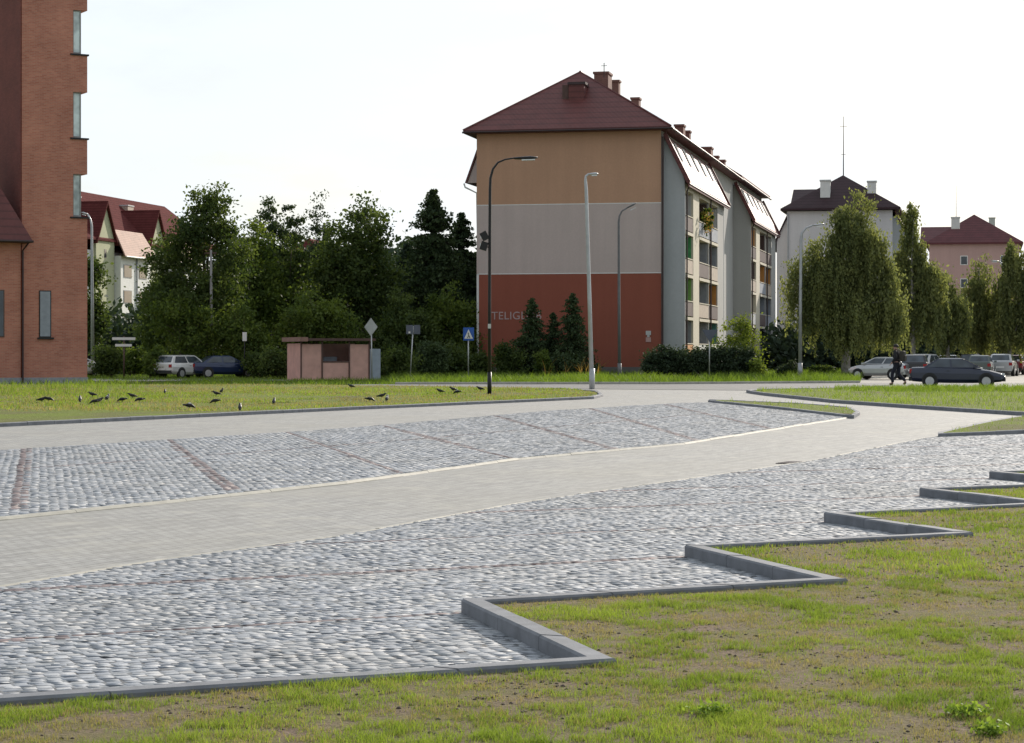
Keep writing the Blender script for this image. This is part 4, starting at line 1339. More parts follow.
MB().tube([(0.3, -0.85, ez-0.08), (-9.2, -0.85, ez-0.08)], 0.07, 6).tube([(0.1, -0.85, ez-0.1), (-0.05, -0.3, ez-0.5), (-0.05, -0.3, 0.1)], 0.05, 6).build('downpipe', M['pipe'], tw)
wn = MB().box(-1.9, -0.95, -0.23, -0.19, za, zb).build('window', M['brownframe'], tw)
MB().box(-1.85, -1.0, -0.24, -0.22, za+0.05, zb-0.05).build('pane', M['glass'], wn)

# --- the little pink booth
bl_ = base(300.5, 123.2)
bt = thing('booth', 'low flat roofed booth of faded pink boards with an open hatch', 'booth', bl_, R(22))
MB().box(0, 1.25, -0.03, 0.03, 0, 2.0).box(2.85, 4.05, -0.03, 0.03, 0, 2.0).box(1.25, 2.85, -0.03, 0.03, 0, 1.0).build('front_wall', M['booth'], bt)
MB().box(0, 0.05, 0.03, 2.6, 0, 2.05).build('side_wall', M['booth'], bt)
MB().box(0.0, 4.05, 2.6, 2.66, 0, 2.05).box(4.0, 4.05, 0.03, 2.6, 0, 2.0).build('back_wall', M['booth'], bt)
for xx in (0.02, 1.25, 2.85, 4.03):
    MB().box(xx-0.04, xx+0.04, -0.07, -0.03, 0, 2.25).build('post', M['boothroof'], bt)
MB().box(1.25, 2.85, -0.06, 0.04, 0.98, 1.06).build('hatch_sill', M['boothroof'], bt)
MB().box(0.3, 4.3, -0.35, 2.9, 2.20, 2.34).build('roof', M['boothroof'], bt)
MB().box(-0.22, 0.28, -0.55, 3.0, 2.16, 2.40).build('roof_fascia', M['boothedge'], bt)
MB().box(4.1, 4.75, 0.1, 0.16, 0, 1.75).build('side_board', M['bluegreyboard'], bt)
MB().box(1.7, 2.5, 1.2, 1.8, 0, 1.3).build('counter', M['pgrey'], bt)

# ------------------------------------------------------------------ street lamps
def head(mb, p, dx, L=0.6, wd=0.13, hh=0.06, up=0.0):
    p = Vector(p); ax = Vector((dx, 0, up)).normalized()
    vs = []
    for t, w2, h2 in ((0, 0.05, 0.04), (0.25, wd*0.8, hh*0.8), (0.7, wd, hh), (1.0, wd*0.55, hh*0.4)):
        c = p + ax*L*t
        for k in range(8):
            an = 2*math.pi*k/8
            vs.append(c + Vector((0, 1, 0))*math.cos(an)*w2 + Vector((0, 0, 1))*math.sin(an)*h2)
    fs = []
    for i in range(3):
        for k in range(8):
            j = (k+1) % 8
            fs.append((i*8+k, i*8+j, i*8+8+j, i*8+8+k))
    fs += [tuple(reversed(range(8))), tuple(24+k for k in range(8))]
    mb.add(vs, fs)

def lamp(label, bx, d, pts_px, r0, r1, m, hx, hy, hl, dirx=1, up=0.05, group='street lamps', footing=True, hw=0.13, name='street_lamp', rough=True):
    b = base(bx, d)
    root = thing(name, label, 'street lamp', b, 0, group)
    pts = [Vector((0, 0, -0.05))] + [at(x, y, d) - b for x, y in pts_px]
    n = len(pts)
    MB().tube(pts, [r0 + (r1-r0)*min(1, i/(n-2)) for i in range(n)], 10).build('pole', m, root, smooth=True)
    h = MB(); head(h, at(hx, hy, d) - b, dirx, hl, hw, 0.07, up)
    ho = h.build('lamp_head', m, root, smooth=True)
    g = MB(); q = at(hx, hy, d) - b
    g.obox(q + Vector((dirx*hl*0.6, 0, -0.06)), (dirx,0,up), (0,1,0), (0,0,1), hl*0.28, hw*0.7, 0.02)
    g.build('lamp_cover', M['lampglass'], ho)
    if footing:
        MB().tube([(0,0,-0.05),(0,0,0.9)], [r0*1.25, r0*1.2], 10).build('pole_base', m, root, smooth=True)
    return root
M['greypole'] = plain('dull_grey_pole', (0.17, 0.17, 0.175), 0.6, 0.3)
L1 = lamp('tall black lamp with curved arm and two small floodlights halfway up', 489.5, gd(396), [(489.5,300),(490,190),(490.5,178),(493,169),(498,162.5),(505,159.5),(514,158)], 0.066, 0.032, M['darkmetal'], 514, 158.3, 0.9, 1, 0.03)
dd_ = gd(396); bb_ = base(489.5, dd_)
for (px, py, an) in ((484.5, 236, 0.5), (484.0, 246, -0.3)):
    q = at(px, py, dd_) - bb_
    f = MB().obox(q, (math.cos(an), 0, math.sin(an)), (0,1,0), (-math.sin(an), 0, math.cos(an)), 0.13, 0.12, 0.16)
    f.tube([q, q + Vector((0.22, 0, -0.06))], 0.025, 5)
    fo = f.build('floodlight', M['darkmetal'], L1)
    MB().obox(q + Vector((-0.14, 0, 0.0)), (1,0,0), (0,1,0), (0,0,1), 0.015, 0.09, 0.10).build('lens', M['lampglass'], fo)
MB().obox(Vector((0, 0, 0.03)), (1,0,0), (0,1,0), (0,0,1), 0.26, 0.26, 0.05).build('base_plate', M['darkmetal'], L1)
MB().box(-0.06, 0.06, -0.13, -0.10, 2.55, 2.72).build('number_tag', M['lightgrey'], L1)
lamp('pale concrete coloured lamp leaning slightly left in front of the gable', 592, gd(389.3), [(589.5,300),(586.2,190),(585.5,181),(586,176),(589,174)], 0.098, 0.05, M['galv'], 588.5, 174.2, 0.42, 1, 0.03)
lamp('slim grey lamp with a round drooping head close to the gable', 619.5, 133, [(619,300),(618.8,222),(619.5,216),(622,211),(627,208)], 0.10, 0.045, M['greypole'], 626.5, 208, 0.66, 1, 0.5, hw=0.24)
lamp('grey lamp arching over the left side of the big weeping tree', 800, 136, [(800.5,300),(801,240),(802,233),(806,228),(812,225.5)], 0.12, 0.06, M['galv'], 812, 225.5, 0.75, 1, 0.12, hw=0.16)
lamp('grey lamp beside the brick tower with its arm bent to the left', 92.5, 156, [(92.3,300),(91.7,226),(90.5,219),(87.5,214)], 0.13, 0.06, M['galv'], 87.7, 214, 0.45, -1, 0.25)
lamp('far lamp whose pale head shows above the rightmost weeping trees', 1004, 168, [(1003.5,320),(1003,268),(1001.5,263),(999,261.5)], 0.11, 0.05, M['galv'], 999, 261.3, 0.6, -1, 0.05)
pb = base(211.5, 138)
ut = thing('utility_pole', 'thin wooden utility pole standing in front of the tallest left tree', 'pole', pb)
MB().tube([(0, 0, -0.1), at(211, 250, 138) - pb], [0.12, 0.07], 8).build('pole', M['oldconc'], ut, smooth=True)
q = at(211, 253, 138) - pb
MB().obox(q, (1,0,0), (0,1,0), (0,0,1), 0.35, 0.04, 0.04).build('crossarm', M['boothroof'], ut)

# ------------------------------------------------------------------ signs
def post(root, top, m=None, r=0.03):
    MB().tube([(0, 0, -0.05), top], r, 8).build('post', m or M['galv'], root, smooth=True)
def signthing(name, label, px, d, topxy, cat='road sign', m=None, r=0.032):
    b = base(px, d)
    root = thing(name, label, cat, b)
    top = at(topxy[0], topxy[1], d) - b
    post(root, top, m, r)
    return root, b
r_, b_ = signthing('road_sign', 'bare metal back of a diamond shaped sign in front of the booth', 372, 119, (371.2, 320))
q = at(371, 327, 119) - b_
MB().prism([(q.x-0.36, q.z), (q.x, q.z-0.50), (q.x+0.36, q.z), (q.x, q.z+0.50)], 'y', -0.06, -0.035).build('sign_plate', M['signback'], r_)
r_, b_ = signthing('road_sign', 'two small dark plates side by side on a leaning pole', 410, 121, (413.2, 326))
q = at(414, 329.7, 121) - b_
for dx, w2 in ((-0.24, 0.19), (0.17, 0.17)):
    MB().box(q.x+dx-w2, q.x+dx+w2, -0.07, -0.04, q.z-0.24, q.z+0.26).build('sign_plate', M['signbackdark'], r_)
MB().box(q.x-0.30, q.x-0.20, -0.08, -0.07, q.z-0.2, q.z-0.1).build('sticker', M['white'], r_)
r_, b_ = signthing('crossing_sign', 'blue square crossing sign with a white triangle on a thin pole', 468.3, 122, (468.3, 328))
q = at(468.6, 334, 122) - b_
sp_ = MB().box(q.x-0.30, q.x+0.30, -0.07, -0.04, q.z-0.36, q.z+0.36).build('sign_plate', M['signblue'], r_)
MB().prism([(q.x-0.24, q.z-0.26), (q.x+0.24, q.z-0.26), (q.x, q.z+0.26)], 'y', -0.078, -0.07).build('sign_symbol', M['white'], sp_)
MB().tube([(q.x-0.02, -0.084, q.z+0.02), (q.x+0.01, -0.084, q.z-0.08), (q.x-0.07, -0.084, q.z-0.22)], 0.018, 5).tube([(q.x+0.01, -0.084, q.z-0.08), (q.x+0.08, -0.084, q.z-0.22)], 0.018, 5).tube([(q.x-0.02, -0.084, q.z+0.07), (q.x-0.02, -0.084, q.z+0.03)], 0.03, 6).build('pictogram', M['darkmetal'], sp_)
r_, b_ = signthing('give_way_sign', 'dark back of a downward pointing triangular sign before the hedge', 709.3, 128, (709.5, 331), m=M['galv'])
q = at(710, 335, 128) - b_
MB().prism([(q.x-0.46, q.z+0.30), (q.x+0.46, q.z+0.30), (q.x, q.z-0.45)], 'y', -0.06, -0.035).build('sign_plate', M['signbackdark'], r_)
r_, b_ = signthing('name_board', 'two white boards one under the other among shrubs by the tower', 124, 134, (124, 336), 'sign', M['boothroof'], 0.05)
for (x0, x1, y0, y1) in ((112.5, 135.5, 337.3, 340), (115.5, 132, 344, 346.5)):
    a, c = at(x0, y1, 134) - b_, at(x1, y0, 134) - b_
    MB().box(a.x, c.x, -0.12, -0.06, a.z, c.z).build('board', M['white'], r_)
r_, b_ = signthing('road_sign', 'small white upright sign plate against the dark trees', 244.5, 134, (244.5, 333), m=M['darkmetal'])
q = at(244.7, 336.6, 134) - b_
MB().box(q.x-0.13, q.x+0.13, -0.06, -0.035, q.z-0.27, q.z+0.27).build('sign_plate', M['white'], r_)

# ------------------------------------------------------------------ trees, left mass
GL = 'trees behind the lawn on the left'
broadleaf(208, 140, 180, [(208,206,19,24),(212,222,26,32),(196,232,24,24),(180,262,36,26),(228,262,26,40),(196,300,44,34),(160,300,22,22),(225,312,26,36),(205,195,13,14),(190,235,22,22)],
          'tallest broadleaf tree with open crown behind the silver estate car', 'leaf_dark', size=0.14, nclump=290, per=85, seed=1, sig=0.38, tr=0.2, group=GL)
broadleaf(366, 146, 201, [(367,232,26,28),(352,262,34,40),(382,275,24,44),(340,280,24,40),(362,312,36,36),(330,300,20,40)],
          'broad dark round headed tree above the pink booth', 'leaf_dark', size=0.16, nclump=260, per=80, seed=2, sig=0.40, tr=0.28, group=GL)
broadleaf(250, 148, 214, [(252,250,20,34),(262,290,26,44),(240,300,24,36)], 'olive coloured tree just right of the utility pole', 'leaf_mid', size=0.15, nclump=130, per=80, seed=3, sig=0.4, group=GL)
broadleaf(290, 150, 228, [(290,262,22,32),(300,300,28,40),(278,310,22,40)], 'dark tree with thin top between the two scraggy conifers', 'leaf_dark', size=0.15, nclump=130, per=80, seed=4, sig=0.4, group=GL)
broadleaf(271, 152, 191, [(271,203,6,11),(264,217,10,6),(279,213,9,5),(271,232,15,10),(270,260,20,18)], 'scraggy pine with a ragged narrow top, left of three', 'needle', 'pine_tree', size=0.13, nclump=95, per=60, seed=5, sig=0.22, tr=0.14, group=GL)
broadleaf(292, 154, 203, [(289,210,5,7),(298,219,9,5),(284,224,8,6),(293,238,16,9),(292,262,18,16)], 'scraggy pine with a bent forked top, middle of three', 'needle', 'pine_tree', size=0.13, nclump=90, per=60, seed=6, sig=0.20, tr=0.14, group=GL)
broadleaf(320, 152, 191, [(321,200,5,9),(318,215,10,9),(323,232,14,12),(318,255,16,16)], 'thin see-through larch rising beside the round headed tree', 'leaf_grey', 'larch_tree', size=0.11, nclump=110, per=26, seed=7, sig=0.24, tr=0.12, group=GL)
conifer(433, 150, 187, 66, 'tall dark spruce with pointed top left of the painted block', 'needle', 'spruce_tree', seed=8, ragged=0.12, taper=0.8, nb=36, per=90, size=0.13, step=0.30, group=GL)
conifer(461, 156, 209, 60, 'second dark spruce squeezed against the painted block', 'needle', 'spruce_tree', seed=9, ragged=0.12, taper=0.85, nb=32, per=80, size=0.13, step=0.32, group=GL)
conifer(408, 168, 240, 26, 'low distant conifer seen between the round headed tree and the spruce', 'far_leaf', 'spruce_tree', seed=10, ragged=0.3, taper=0.5, nb=12, per=34, size=0.22, step=0.42, group=GL)
broadleaf(404, 142, 296, [(404,322,24,28),(395,350,24,26),(418,345,20,30)], 'round dark bushy tree behind the two small plates', 'leaf_dark', size=0.14, nclump=110, per=80, seed=11, sig=0.33, tr=0.12, group=GL)
broadleaf(448, 146, 285, [(448,318,22,32),(440,345,24,30),(465,335,16,40)], 'yellowish green young tree behind the blue crossing sign', 'leaf_mid', size=0.14, nclump=100, per=75, seed=12, sig=0.33, tr=0.12, group=GL)
broadleaf(93, 165, 243, [(93,275,8,30),(92,320,11,28)], 'slender dark tree half hidden behind the tower lamp', 'leaf_dark', size=0.17, nclump=70, per=80, seed=13, sig=0.4, group=GL)
broadleaf(180, 137, 290, [(180,325,30,30),(200,335,26,28)], 'fresh green young tree just behind the silver estate car', 'leaf_mid', size=0.13, nclump=85, per=75, seed=14, sig=0.35, tr=0.1, group=GL)
broadleaf(240, 137, 300, [(238,335,24,30),(255,345,20,26)], 'medium green thicket tree beside the dark blue parked car', 'leaf_mid', size=0.13, nclump=85, per=75, seed=15, sig=0.35, tr=0.1, group=GL)
broadleaf(318, 138, 288, [(316,318,30,26),(300,330,22,24),(338,325,22,22)], 'olive green tree leaning over the booth roof', 'leaf_mid', size=0.14, nclump=100, per=75, seed=16, sig=0.35, tr=0.1, group=GL)
broadleaf(163, 150, 275, [(164,300,20,24),(160,335,22,26)], 'shadowy tree between the cream block and the silver car', 'leaf_dark', size=0.15, nclump=90, per=75, seed=17, sig=0.38, group=GL)
GS = 'shrubs under the trees'
bush(112, 138, 344, 17, 'brownish dark shrub below the two white boards', 'leaf_dark', 40, group=GS, clumps=50)
bush(150, 133, 346, 11, 'small dark shrub touching the rear of the silver estate', 'leaf_mid', 41, group=GS)
bush(132, 155, 340, 20, 'pale green shrub filling the gap behind the white boards', 'leaf_mid', 42, group=GS, clumps=45)
bush(278, 130, 344, 16, 'dark dense shrub immediately left of the booth', 'leaf_dark', 43, group=GS, clumps=60, per=100)
bush(258, 134, 348, 14, 'dark shrub hiding the front of the dark blue car', 'leaf_dark', 44, group=GS, clumps=50)
bush(398, 133, 345, 18, 'dark shrub standing between booth and leaning sign', 'leaf_dark', 45, group=GS, clumps=60)
bush(428, 136, 340, 20, 'blackish shrub midway between leaning sign and crossing sign', 'needle', 46, group=GS, clumps=70)
bush(457, 138, 345, 18, 'dark shrub right behind the crossing sign pole', 'leaf_dark', 47, group=GS, clumps=60)
bush(481, 138, 350, 10, 'dark little shrub at the left foot of the gable', 'leaf_dark', 48, group=GS, clumps=34)
for k, (px, hw_) in enumerate(((345,20),(375,18))):
    bush(px, 140, 322, hw_, ['dark shrub rising directly behind the booth window', 'dark shrub rising behind the diamond sign'][k], 'leaf_dark', 50+k, group=GS, clumps=60)
# far wood closing the view behind everything
def wood(name, label, pxa, pxb, d0, d1, toppx, n, seed, m='far_leaf', size=0.4):
    rg = np.random.default_rng(seed)
    root = thing(name, label, 'woods', (0, 0, 0)); root['kind'] = 'stuff'
    k = n//60
    y = rg.uniform(d0, d1, k); px = rg.uniform(pxa, pxb, k)
    x = (px-512)/F*y
    tops = np.array([toppx(p) for p in px]) + rg.uniform(-3, 14, k)
    zt = H + (355-tops)/F*y
    z = 0.6 + (zt-0.6)*rg.random(k)**0.7
    i = rg.integers(0, k, n)
    p = np.c_[x[i], y[i], z[i]] + rg.normal(0, 1, (n, 3))*np.array([0.9, 0.9, 0.8])
    p = p[p[:, 2] > 0.6]
    o = crown('foliage', p, rg.uniform(0, 0.6, k)[i][:len(p)] + rg.uniform(0, 0.4, len(p)), size, M[m], root, rg)
    o['kind'] = 'stuff'
    return root
wood('far_wood', 'dim wood filling the background behind the left trees', 215, 480, 172, 200, lambda p: 262 + 10*math.sin(p*0.07), 42000, 61)
wood('far_wood', 'low dim thicket behind the shrubs near the brick tower', 60, 240, 168, 190, lambda p: 322 + 6*math.sin(p*0.11), 14000, 62)
wood('far_wood', 'dim thicket behind the parked cars and weeping trees', 775, 1150, 185, 205, lambda p: 322 + 8*math.sin(p*0.05), 30000, 63)
wood('far_wood', 'hazy hill wood peeking beyond the dark spruce', 385, 425, 420, 470, lambda p: 241, 7000, 64, size=0.7)

# ------------------------------------------------------------------ planting by the gable
GP = 'small spruces before the gable'
conifer(532, 138, 297, 30, 'young spruce covering the end of the wall lettering', 'needle', 'spruce_tree', seed=70, taper=0.8, nb=18, per=46, size=0.10, step=0.2, group=GP)
conifer(553, 139, 312, 24, 'shortest and thinnest young spruce, between the other two', 'needle', 'spruce_tree', seed=71, taper=0.8, nb=16, per=40, size=0.10, step=0.2, group=GP)
conifer(572.5, 138, 292, 30, 'young spruce nearest to the pale leaning lamp', 'needle', 'spruce_tree', seed=72, taper=0.8, nb=18, per=46, size=0.10, step=0.2, group=GP)
bush(509, 137, 337, 15, 'rounded dark bush in front of the gable below the lettering', 'leaf_dark', 73, clumps=70, per=90, size=0.10)
bush(543, 135, 345, 7, 'slim lighter green bush among the young spruces', 'leaf_mid', 74, clumps=28, size=0.09)
bush(560, 136, 352, 18, 'low dark growth around the feet of the young spruces', 'needle', 75, clumps=50, size=0.10)
# weeds in the young lawn
for i, (px, py, s_, lb) in enumerate(((965, 716, 0.09, 'leafy green weed clump low at the right edge of the young lawn'), (712, 716, 0.08, 'small leafy weed clump near the bottom centre right'),
        (990, 735, 0.06, 'weed sprout right of the leafy clump at the bottom right'))):
    q_ = P(px, py, 0.10)
    wr_ = np.random.default_rng(300+i)
    wt = thing('weed', lb, 'weed', q_, 0, 'weeds in the young lawn')
    pw = wr_.normal(0, 1, (260, 3))*np.array([s_*0.6, s_*0.6, 0.016]) + np.array([0, 0, 0.03])
    crown('leaves', pw, wr_.random(260), 0.019, M['weed'], wt, wr_, 1.5)
# clipped hedge in front of the balconies
rgh = np.random.default_rng(80)
hd = 134.0
hb_ = base(700, hd)
hg = thing('hedge', 'long dark blue green hedge in front of the balconies', 'hedge', hb_)
lob = []
for k in range(15):
    px = 655 + k*6.7
    hgt = zat(347 + rgh.uniform(-2, 5), hd) - hb_.z
    lob.append(((px-700)/F*hd, rgh.uniform(-0.3, 0.3), hgt*0.5, 0.62, 0.8, hgt*0.52))
p, v, c = lobes_points(lob, 380, 90, rgh, 0.17, 0.35)
k_ = p[:, 2] > 0.03
crown('foliage', p[k_], v[k_], 0.10, M['leaf_grey'], hg, rgh)
mbh = MB()
for k in range(30):
    q = c[rgh.integers(0, len(c))]
    mbh.tube([(q[0]*0.98, q[1]*0.5, -0.05), tuple(q)], [0.03, 0.01], 5, cap=False)
mbh.build('stem', M['bark'], hg, fix=False)
broadleaf(738, 140, 315, [(738,338,17,20),(725,345,14,18),(750,348,14,18),(742,328,10,12)], 'loose light green shrub tree at the end of the hedge', 'leaf_light', size=0.11, nclump=70, per=42, seed=81, sig=0.25, tr=0.06, name='shrub_tree', group=None)
bush(757, 133, 358, 9, 'sunlit yellow green shrub right of the hedge', 'leaf_light', 82, clumps=30, size=0.09)
bush(790, 140, 362, 16, 'dark shrub below the pale block beside the grey lamp', 'leaf_grey', 83, clumps=60, size=0.08)
bush(822, 141, 364, 18, 'dark shrub around the foot of the big weeping tree', 'leaf_dark', 84, clumps=44)
# weeping birches
weeping(846, 137, 188, [(860,208,11,20),(848,232,22,22),(868,248,18,30),(826,252,18,20),(806,266,14,16),(792,284,9,16),(835,280,30,28),(876,282,20,34),(889,305,15,32),(850,315,30,26),(812,300,16,24)], 'largest weeping tree, hanging over the silver estate behind the walker', 90, nstr=2300, tr=0.3, smax=3.0, smin=0.5, size=0.10)
weeping(912, 150, 201, [(909,222,8,22),(912,255,13,30),(926,290,20,30),(908,300,12,34)], 'tall narrow weeping tree with loose top, second from the left', 91, nstr=620, tr=0.2)
weeping(947, 153, 270, [(944,290,9,18),(950,315,16,22)], 'low weeping tree below the left part of the pink block', 92, nstr=420, tr=0.16)
weeping(978, 158, 254, [(983,272,8,18),(980,300,14,28),(976,325,15,20)], 'pointed weeping tree in front of the pink wall', 93, nstr=460, tr=0.16)
weeping(1008, 156, 243, [(1012,262,10,20),(1010,295,16,32),(1014,325,18,26),(1034,290,16,46)], 'dark full weeping tree at the right picture edge', 94, nstr=700, tr=0.2)

# ------------------------------------------------------------------ cars
def car(label, px, d, rot, pm, kind='sedan', sc=1.0, group='parked cars', zoff=0.0):
    b = base(px, d)
    b.z += zoff
    root = thing('parked_car', label, 'car', b, rot, group)
    root.scale = (sc, sc, sc)
    Lh = 2.2
    prof = {'sedan': [(-2.2,.50,.88,.74),(-2.1,.30,.97,.80),(-1.3,.24,.99,.84),(-0.4,.22,.95,.85),(0.7,.22,.93,.85),(1.5,.24,.82,.83),(2.0,.28,.68,.78),(2.18,.42,.57,.70)],
            'wagon': [(-2.2,.45,.92,.76),(-2.14,.30,1.0,.81),(-1.3,.24,1.0,.84),(-0.4,.22,.96,.85),(0.7,.22,.94,.85),(1.45,.24,.88,.83),(2.0,.28,.76,.78),(2.16,.42,.62,.70)],
            'hatch': [(-1.9,.45,.94,.74),(-1.84,.30,1.02,.79),(-1.1,.24,1.0,.82),(-0.3,.22,.98,.83),(0.7,.22,.96,.83),(1.3,.24,.90,.81),(1.75,.28,.78,.76),(1.9,.42,.64,.68)]}[kind]
    vs = []; n = 10
    for (x, zb, zt, hw) in prof:
        sec = [(-hw*.86, zb), (-hw, zb+(zt-zb)*.22), (-hw, zb+(zt-zb)*.62), (-hw*.96, zt-.05), (-hw*.80, zt), (hw*.80, zt), (hw*.96, zt-.05), (hw, zb+(zt-zb)*.62), (hw, zb+(zt-zb)*.22), (hw*.86, zb)]
        vs += [(x, y, z) for y, z in sec]
    fs = []
    for i in range(len(prof)-1):
        for k in range(n):
            j = (k+1) % n
            fs.append((i*n+k, i*n+j, (i+1)*n+j, (i+1)*n+k))
    fs += [tuple(range(n)), tuple(reversed([(len(prof)-1)*n+k for k in range(n)]))]
    body = MB().add(vs, fs).build('body', pm, root, smooth=False)
    bv = body.modifiers.new('bev', 'BEVEL'); bv.width = 0.035; bv.segments = 2; bv.angle_limit = R(25); bv.limit_method = 'ANGLE'
    # cabin
    cb_ = {'sedan': (-1.62, -0.88, 0.20, 1.10, .93, 1.40), 'wagon': (-2.08, -1.72, 0.25, 1.12, .94, 1.47), 'hatch': (-1.80, -1.40, 0.10, 1.05, .97, 1.43)}[kind]
    xb0, xt0, xt1, xb1, zb, zt = cb_
    wb2, wt2 = .78, .60
    bot = [(xb0,-wb2*.94,zb),(xb1,-wb2*.92,zb),(xb1,wb2*.92,zb),(xb0,wb2*.94,zb)]
    midl = [(xt0-.04,-wt2-.02,zt-.05),(xt1+.06,-wt2-.02,zt-.05),(xt1+.06,wt2+.02,zt-.05),(xt0-.04,wt2+.02,zt-.05)]
    topl = [(xt0+.12,-wt2*.82,zt),(xt1-.12,-wt2*.82,zt),(xt1-.12,wt2*.82,zt),(xt0+.12,wt2*.82,zt)]
    cvs = bot + midl + topl
    cfs = [(0,1,5,4),(1,2,6,5),(2,3,7,6),(3,0,4,7),(4,5,9,8),(5,6,10,9),(6,7,11,10),(7,4,8,11),(8,9,10,11)]
    MB().add(cvs, cfs).build('cabin', pm, root)
    # glass panels, 12 mm proud of the pillars
    def pane(a, b_, c, d_, f0, f1, g0, g1, name):
        a, b_, c, d_ = Vector(a), Vector(b_), Vector(c), Vector(d_)   # a,b bottom edge; d,c top edge
        def pt(u, v): return (a.lerp(b_, u)).lerp(d_.lerp(c, u), v)
        q = [pt(f0, g0), pt(f1, g0), pt(f1, g1), pt(f0, g1)]
        nn = (q[1]-q[0]).cross(q[3]-q[0]).normalized()
        cen = (q[0]+q[2])/2
        if nn.dot(cen - Vector((0, 0, 1.1))) < 0: nn = -nn
        q = [p_ + nn*0.012 for p_ in q]
        m_ = MB(); m_.add(q + [p_ - nn*0.02 for p_ in q], [(0,1,2,3),(7,6,5,4),(0,4,5,1),(1,5,6,2),(2,6,7,3),(3,7,4,0)])
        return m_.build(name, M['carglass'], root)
    for s in (0, 1):
        if s == 0: e = (bot[0], bot[1], midl[1], midl[0])
        else: e = (bot[3], bot[2], midl[2], midl[3])
        pane(*e, 0.07, 0.47, 0.08, 0.92, 'side_window'); pane(*e, 0.51, 0.93, 0.08, 0.92, 'side_window')
    pane(bot[1], bot[2], midl[2], midl[1], 0.07, 0.93, 0.06, 0.93, 'windscreen')
    pane(bot[0], bot[3], midl[3], midl[0], 0.09, 0.91, 0.10, 0.92, 'rear_window')
    xl, xr = prof[0][0], prof[-1][0]
    wx = (-1.28, 1.32) if kind != 'hatch' else (-1.15, 1.2)
    for x in wx:
        for s in (-1, 1):
            hw = 0.84
            t_ = MB().tube([(x, s*(hw-.20), .31), (x, s*(hw+.015), .31)], .31, 18).build('wheel', M['tyre'], root)
            MB().tube([(x, s*(hw-.05), .31), (x, s*(hw+.03), .31)], .205, 14).build('rim', M['rim'], t_)
            ar = MB().tube([(x, s*(hw-.1), .34), (x, s*(hw+.006), .34)], .37, 18).build('wheel_arch', M['trim'], root)
    for s in (-1, 1):
        MB().box(xl-.03, xl+.10, s*.66-.11, s*.66+.11, .68, .88, ).build('tail_light', M['tail'], root)
        MB().box(xr-.14, xr-.02, s*.56-.13, s*.56+.13, .56, .68).build('headlight', M['head'], root)
        MB().box(.72, .90, s*.90-.08, s*.90+.08, .95, 1.07).build('wing_mirror', pm, root)
    MB().box(xl-.06, xl+.12, -.74, .74, .32, .50).build('bumper', M['trim'] if pm not in (M['p_silver'],) else M['p_silver'], root)
    MB().box(xr-.22, xr+.02, -.68, .68, .30, .46).build('bumper', M['trim'], root)
    MB().box(xl-.075, xl-.055, -.26, .26, .52, .63).build('number_plate', M['white'], root)
    MB().box(-.5, -.36, -.86, .86, .78, .80).build('door_handle', M['trim'], root)
    return root
GC = 'cars in the car park on the right'
car('dark blue saloon with light wheels parked across the street behind tall grass', 958, 98.8, R(-13), M['p_navy'], 'sedan', 0.95, GC)
car('silver estate half hidden by the weeping tree and the walker', 880, 127, R(150), M['p_silver'], 'hatch', 0.9, GC)
car('black hatchback seen from behind just right of the walker', 915, 128, R(77), M['p_black'], 'hatch', 1.0, GC)
car('white saloon with bright roof behind the black hatchback', 926, 148, R(60), M['p_white'], 'sedan', 1.05, GC)
car('pale silver car of which only the roof shows over the dark saloon', 951, 155, R(70), M['p_silver'], 'hatch', 0.98, GC)
car('dark estate seen from behind over the bonnet of the blue saloon', 973, 150, R(73), M['p_black'], 'wagon', 1.0, GC)
car('dark red hatchback with a glaring side left of the silver van-like car', 989, 154, R(73), M['p_red'], 'hatch', 0.98, GC)
car('silver tall hatchback near the right end of the row', 1003, 148, R(72), M['p_silver'], 'hatch', 1.03, GC)
car('small red hatchback last but one in the row on the right', 1014, 158, R(72), M['p_red'], 'hatch', 0.98, GC)
car('grey hatchback squeezed between the dark estate and the dark red one', 981, 143, R(74), M['p_green'], 'hatch', 0.97, GC)
car('blue car cut by the right picture edge at the end of the row', 1027, 162, R(72), M['p_blue'], 'hatch', 1.0, GC)
GLc = 'cars parked under the left trees'
car('silver estate car with bright side beyond the lawn', 185, 134, R(58), M['p_silver_lit'], 'wagon', 0.95, GLc)
car('dark blue car in the shade right of the silver estate', 224, 135, R(25), M['p_blue'], 'sedan', 0.98, GLc)
car('white car whose nose peeks out behind the brick tower corner', 76, 140, R(25), M['p_white'], 'hatch', 1.0, GLc)

# ------------------------------------------------------------------ person
def skinned(name, verts, edges, radii, m, parent, root_i=0, sub=2):
    me = bpy.data.meshes.new(name)
    me.from_pydata([tuple(v) for v in verts], edges, [])
    me.update()
    o = bpy.data.objects.new(name, me); COL.objects.link(o)
    md = o.modifiers.new('skin', 'SKIN'); md.use_smooth_shade = True
    sk = me.skin_vertices[0].data
    for i, r in enumerate(radii):
        sk[i].radius = (r, r) if not hasattr(r, '__len__') else r
        sk[i].use_root = (i == root_i)
    sb = o.modifiers.new('sub', 'SUBSURF'); sb.levels = sub; sb.render_levels = sub
    me.materials.append(m)
    if parent: o.parent = parent
    return o
pp = base(897.5, gd(385.3)); 
pr = thing('person', 'person in black jacket and dark trousers striding along the street', 'person', (pp.x, pp.y, gz(pp.y)), R(58))
pr.scale = (1.1, 1.1, 1.1)
